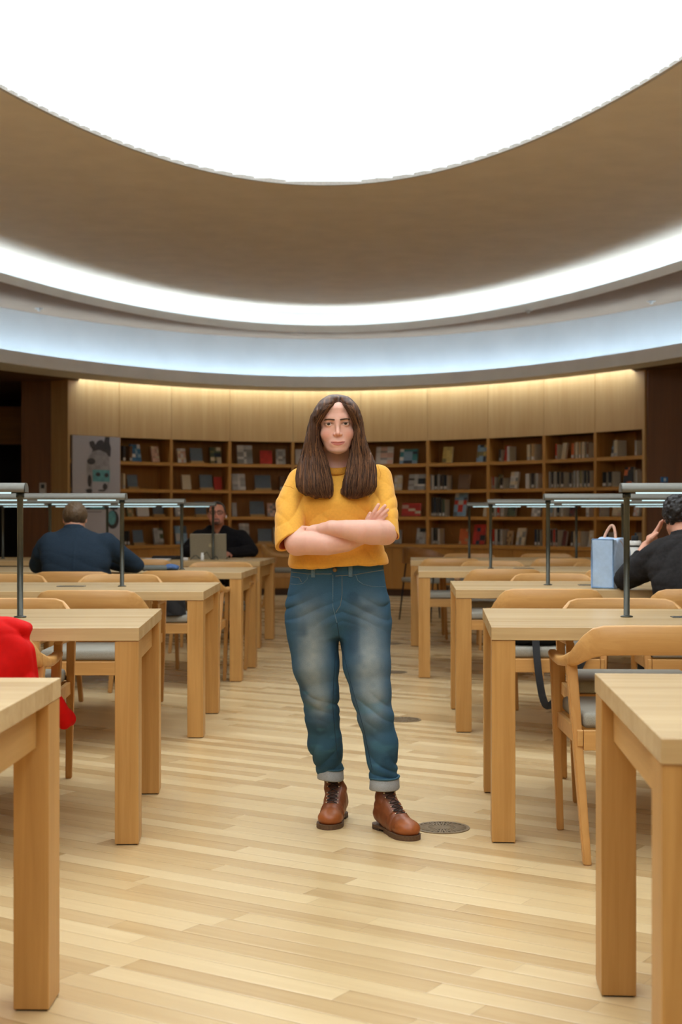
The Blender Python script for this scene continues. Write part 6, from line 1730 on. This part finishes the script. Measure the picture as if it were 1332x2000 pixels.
# laptop in front of the far man
lp = rel(4, 407, 0.62)
lt = empty('laptop', lp, 0.0, 'silver-grey laptop standing open before the man in black', 'laptop')
LPM = plain('laptop_silver', (150, 142, 122), 0.4, metal=0.5, noise=0.02)
obj('laptop_base', bx(-0.165, 0.165, 0.0, 0.235, 0.0, 0.014, 0.004), LPM, lt)
sc_ = obj('laptop_screen', bx(-0.165, 0.165, -0.004, 0.004, 0.0, 0.222, 0.003), LPM, lt); sc_.location = (0, 0.0, 0.012); sc_.rotation_euler = (radians(12), 0, 0)
obj('display', bx(-0.158, 0.158, 0.0042, 0.0048, 0.008, 0.214), plain('display_dark', (34, 38, 44), 0.2), sc_)
bm = bmesh.new()       # small round emblem on the lid: a bitten fruit with a leaf
pts = [(0.016*cos(a)*(1-0.10*(sin(a) > 0.8)), 0.016*sin(a)*0.98) for a in [2*pi*k/28 for k in range(28)]]
pts = [(x-(0.0 if (x-0.019)**2+(z-0.002)**2 > 0.008**2 else (x-0.011)), z) for x, z in pts]
f_ = bm.faces.new([bm.verts.new((x+0.02, -0.0046, 0.115+z)) for x, z in pts])
f2 = bm.faces.new([bm.verts.new((0.02+x, -0.0046, 0.115+z)) for x, z in ((0.0, 0.0175), (0.003, 0.018), (0.006, 0.022), (0.006, 0.0255), (0.002, 0.024))])
obj('emblem', bm, plain('emblem_pale', (188, 176, 140), 0.3), sc_)
kb = bmesh.new()
for r in range(5):
    for c_ in range(13): box(kb, -0.14+c_*0.0215, -0.122+c_*0.0215, 0.03+r*0.02, 0.047+r*0.02, 0.0142, 0.0155)
o = obj('keyboard', kb, BLACK, lt); o['kind'] = 'stuff'

# small white bottle, cables, papers beside the laptop
p = rel(4, 395, 0.22); o = obj('pill_bottle', lathe([(0.014, 0), (0.015, 0.002), (0.015, 0.045), (0.011, 0.05), (0.012, 0.052), (0.012, 0.064), (0.010, 0.066)], 20), WH, None, True, p); tag(o, 'small white bottle in front of the laptop', 'bottle')
p = rel(4, 362, 0.25); o = obj('adapter_plug', bx(-0.022, 0.022, -0.015, 0.015, 0, 0.022, 0.004), WH, None, False, p); tag(o, 'small white charger block left of the laptop', 'charger')
def cable(i, pts, r, label, mat, zoff=0.004):
    base = rel(i, pts[0][0], pts[0][1]); L_ = []
    for px, dy, dz in pts: v = rel(i, px, dy); v.z += dz+r; L_.append(v-base)
    # smooth the path
    for _ in range(2):
        Q = [L_[0]]
        for a, b in zip(L_, L_[1:]): Q += [a*0.75+b*0.25, a*0.25+b*0.75]
        L_ = Q+[L_[-1]]
    o = obj('cable', tb(L_, r, 6), mat, None, True, base); return tag(o, label, 'cable')
cable(4, [(372, 0.30, 0), (378, 0.34, 0.03), (384, 0.26, 0.045), (390, 0.30, 0.0), (399, 0.28, 0.05), (404, 0.3, 0.075), (408, 0.28, 0.03), (414, 0.22, 0.0), (422, 0.3, 0.04), (426, 0.28, 0.0)], 0.003, 'thin dark cable looping in front of the laptop', BLACK)
cable(4, [(300, 0.40, 0.01), (312, 0.36, 0.0), (325, 0.44, 0.02), (338, 0.34, 0.0), (346, 0.38, 0.03), (356, 0.34, 0.01), (366, 0.30, 0.0)], 0.006, 'black cable bundle left of the laptop', BLACK)
p = rel(4, 306, 0.20); o = obj('paper_stack', bx(-0.11, 0.11, -0.08, 0.14, 0, 0.012, 0.001), plain('paper', (214, 212, 208), 0.7, noise=0.02), None, False, p); tag(o, 'stack of white papers left of the laptop', 'papers')
p = rel(4, 328, 0.52); o = obj('pouch', bx(-0.14, 0.14, -0.06, 0.06, 0, 0.03, 0.012), BLACK, None, True, p); tag(o, 'flat black pouch lying behind the white papers', 'pouch')
# laptop sleeve with blue cloth on the fourth left table
p = rel(3, 302, 0.42)
sv_ = empty('laptop_sleeve', p, 0.03, 'grey padded laptop sleeve on the fourth left table, blue cloth at its end', 'sleeve')
obj('sleeve_body', bx(-0.155, 0.10, -0.11, 0.12, 0, 0.032, 0.012), plain('sleeve_grey', (96, 100, 96), 0.8, noise=0.1, scale=200), sv_, True)
cf = lambda P: d_loft(P[:, [2, 1, 0]], [(0.085, 0.018, 0.0, 0.022, 0.10), (0.12, 0.022, 0.0, 0.020, 0.10), (0.17, 0.016, 0.0, 0.014, 0.09)])-0.006*crease(P[:, 1]*60+P[:, 0]*40)
Vq, Fq = mesh_sdf(cf, (0.06, -0.13, -0.02), (0.20, 0.13, 0.07), 0.005); Vq[:, 2] = np.maximum(Vq[:, 2], 0)
o = nmesh('cloth', Vq, Fq, plain('blue_cloth', (72, 100, 146), 0.85, noise=0.15, scale=150), None); o.location = p; o.rotation_euler = (0, 0, 0.03)
tag(o, 'crumpled blue cloth at the end of the grey laptop sleeve', 'cloth')
cable(3, [(262, 0.10, 0), (270, 0.10, 0.005), (276, 0.07, 0.03), (280, 0.07, 0.0), (286, 0.09, 0.012), (294, 0.10, 0.0)], 0.004, 'black cable end on the near edge of the fourth left table', BLACK)
# black bag with strap on the chair at the third right table
BB = (1.05, 7.28, 0.487)
def bbf(P):
    d = d_ell(P, (-0.05, 0.02, 0.055), (0.19, 0.16, 0.065))
    return d-0.010*crease(P[:, 0]*26+P[:, 1]*22+3*vnoise(P, (10, 10, 10), 131))
Vq, Fq = mesh_sdf(bbf, (-0.30, -0.20, -0.03), (0.22, 0.24, 0.16), 0.0065); Vq[:, 2] = np.maximum(Vq[:, 2], 0.0005)
bb = empty('shoulder_bag', BB, 0, 'soft black shoulder bag on an armchair seat at right, strap hanging to the side', 'bag')
nmesh('bag_body', Vq, Fq, BLACK, bb)
def strap(name, pts, wd, m, parent, off):
    bm = bmesh.new(); prev = None; P_ = [Vector(p)-Vector(off) for p in pts]
    for _ in range(2):
        Q = [P_[0]]
        for a, b in zip(P_, P_[1:]): Q += [a*0.75+b*0.25, a*0.25+b*0.75]
        P_ = Q+[P_[-1]]
    rings = []
    for i, p in enumerate(P_):
        t = (P_[min(i+1, len(P_)-1)]-P_[max(0, i-1)]).normalized(); s_ = t.cross(Vector((0, 1, 0.15))); s_.normalize(); n_ = s_.cross(t)
        rings.append([bm.verts.new(p+s_*a*wd/2+n_*b*0.0015) for a, b in ((-1, -1), (1, -1), (1, 1), (-1, 1))])
    for a, b in zip(rings, rings[1:]):
        for k in range(4): bm.faces.new((a[k], a[(k+1) % 4], b[(k+1) % 4], b[k]))
    bm.faces.new(rings[0][::-1]); bm.faces.new(rings[-1])
    return obj(name, bm, m, parent)
strap('strap', [(X(1046, 7.12), 7.12, 0.53), (X(1048, 7.05), 7.05, 0.46), (X(1052, 7.0), 7.0, 0.36), (X(1060, 6.98), 6.98, 0.24), (X(1070, 6.98), 6.98, 0.20), (X(1090, 7.0), 7.0, 0.25), (X(1130, 7.02), 7.02, 0.38), (X(1150, 7.05), 7.05, 0.50), (X(1140, 7.12), 7.12, 0.54)], 0.036, BLACK, bb, BB)
# black bag on the chair at the fourth left table
Vq, Fq = mesh_sdf(lambda P: d_loft(P, [(-0.02, 0, 0, 0.085, 0.10), (0.06, 0.0, 0.0, 0.08, 0.09), (0.14, 0.005, 0, 0.065, 0.06)])-0.006*crease(P[:, 0]*40+P[:, 2]*40+2*vnoise(P, (12, 12, 12), 5)), (-0.14, -0.14, -0.03), (0.14, 0.14, 0.18), 0.006); Vq[:, 2] = np.maximum(Vq[:, 2], 0.0005)
o = nmesh('rucksack', Vq, Fq, BLACK, None); o.location = (X(339, 9.5), 9.5, 0.487); tag(o, 'small black rucksack on the chair beneath the fourth left table', 'bag')
bpy.context.view_layer.update()
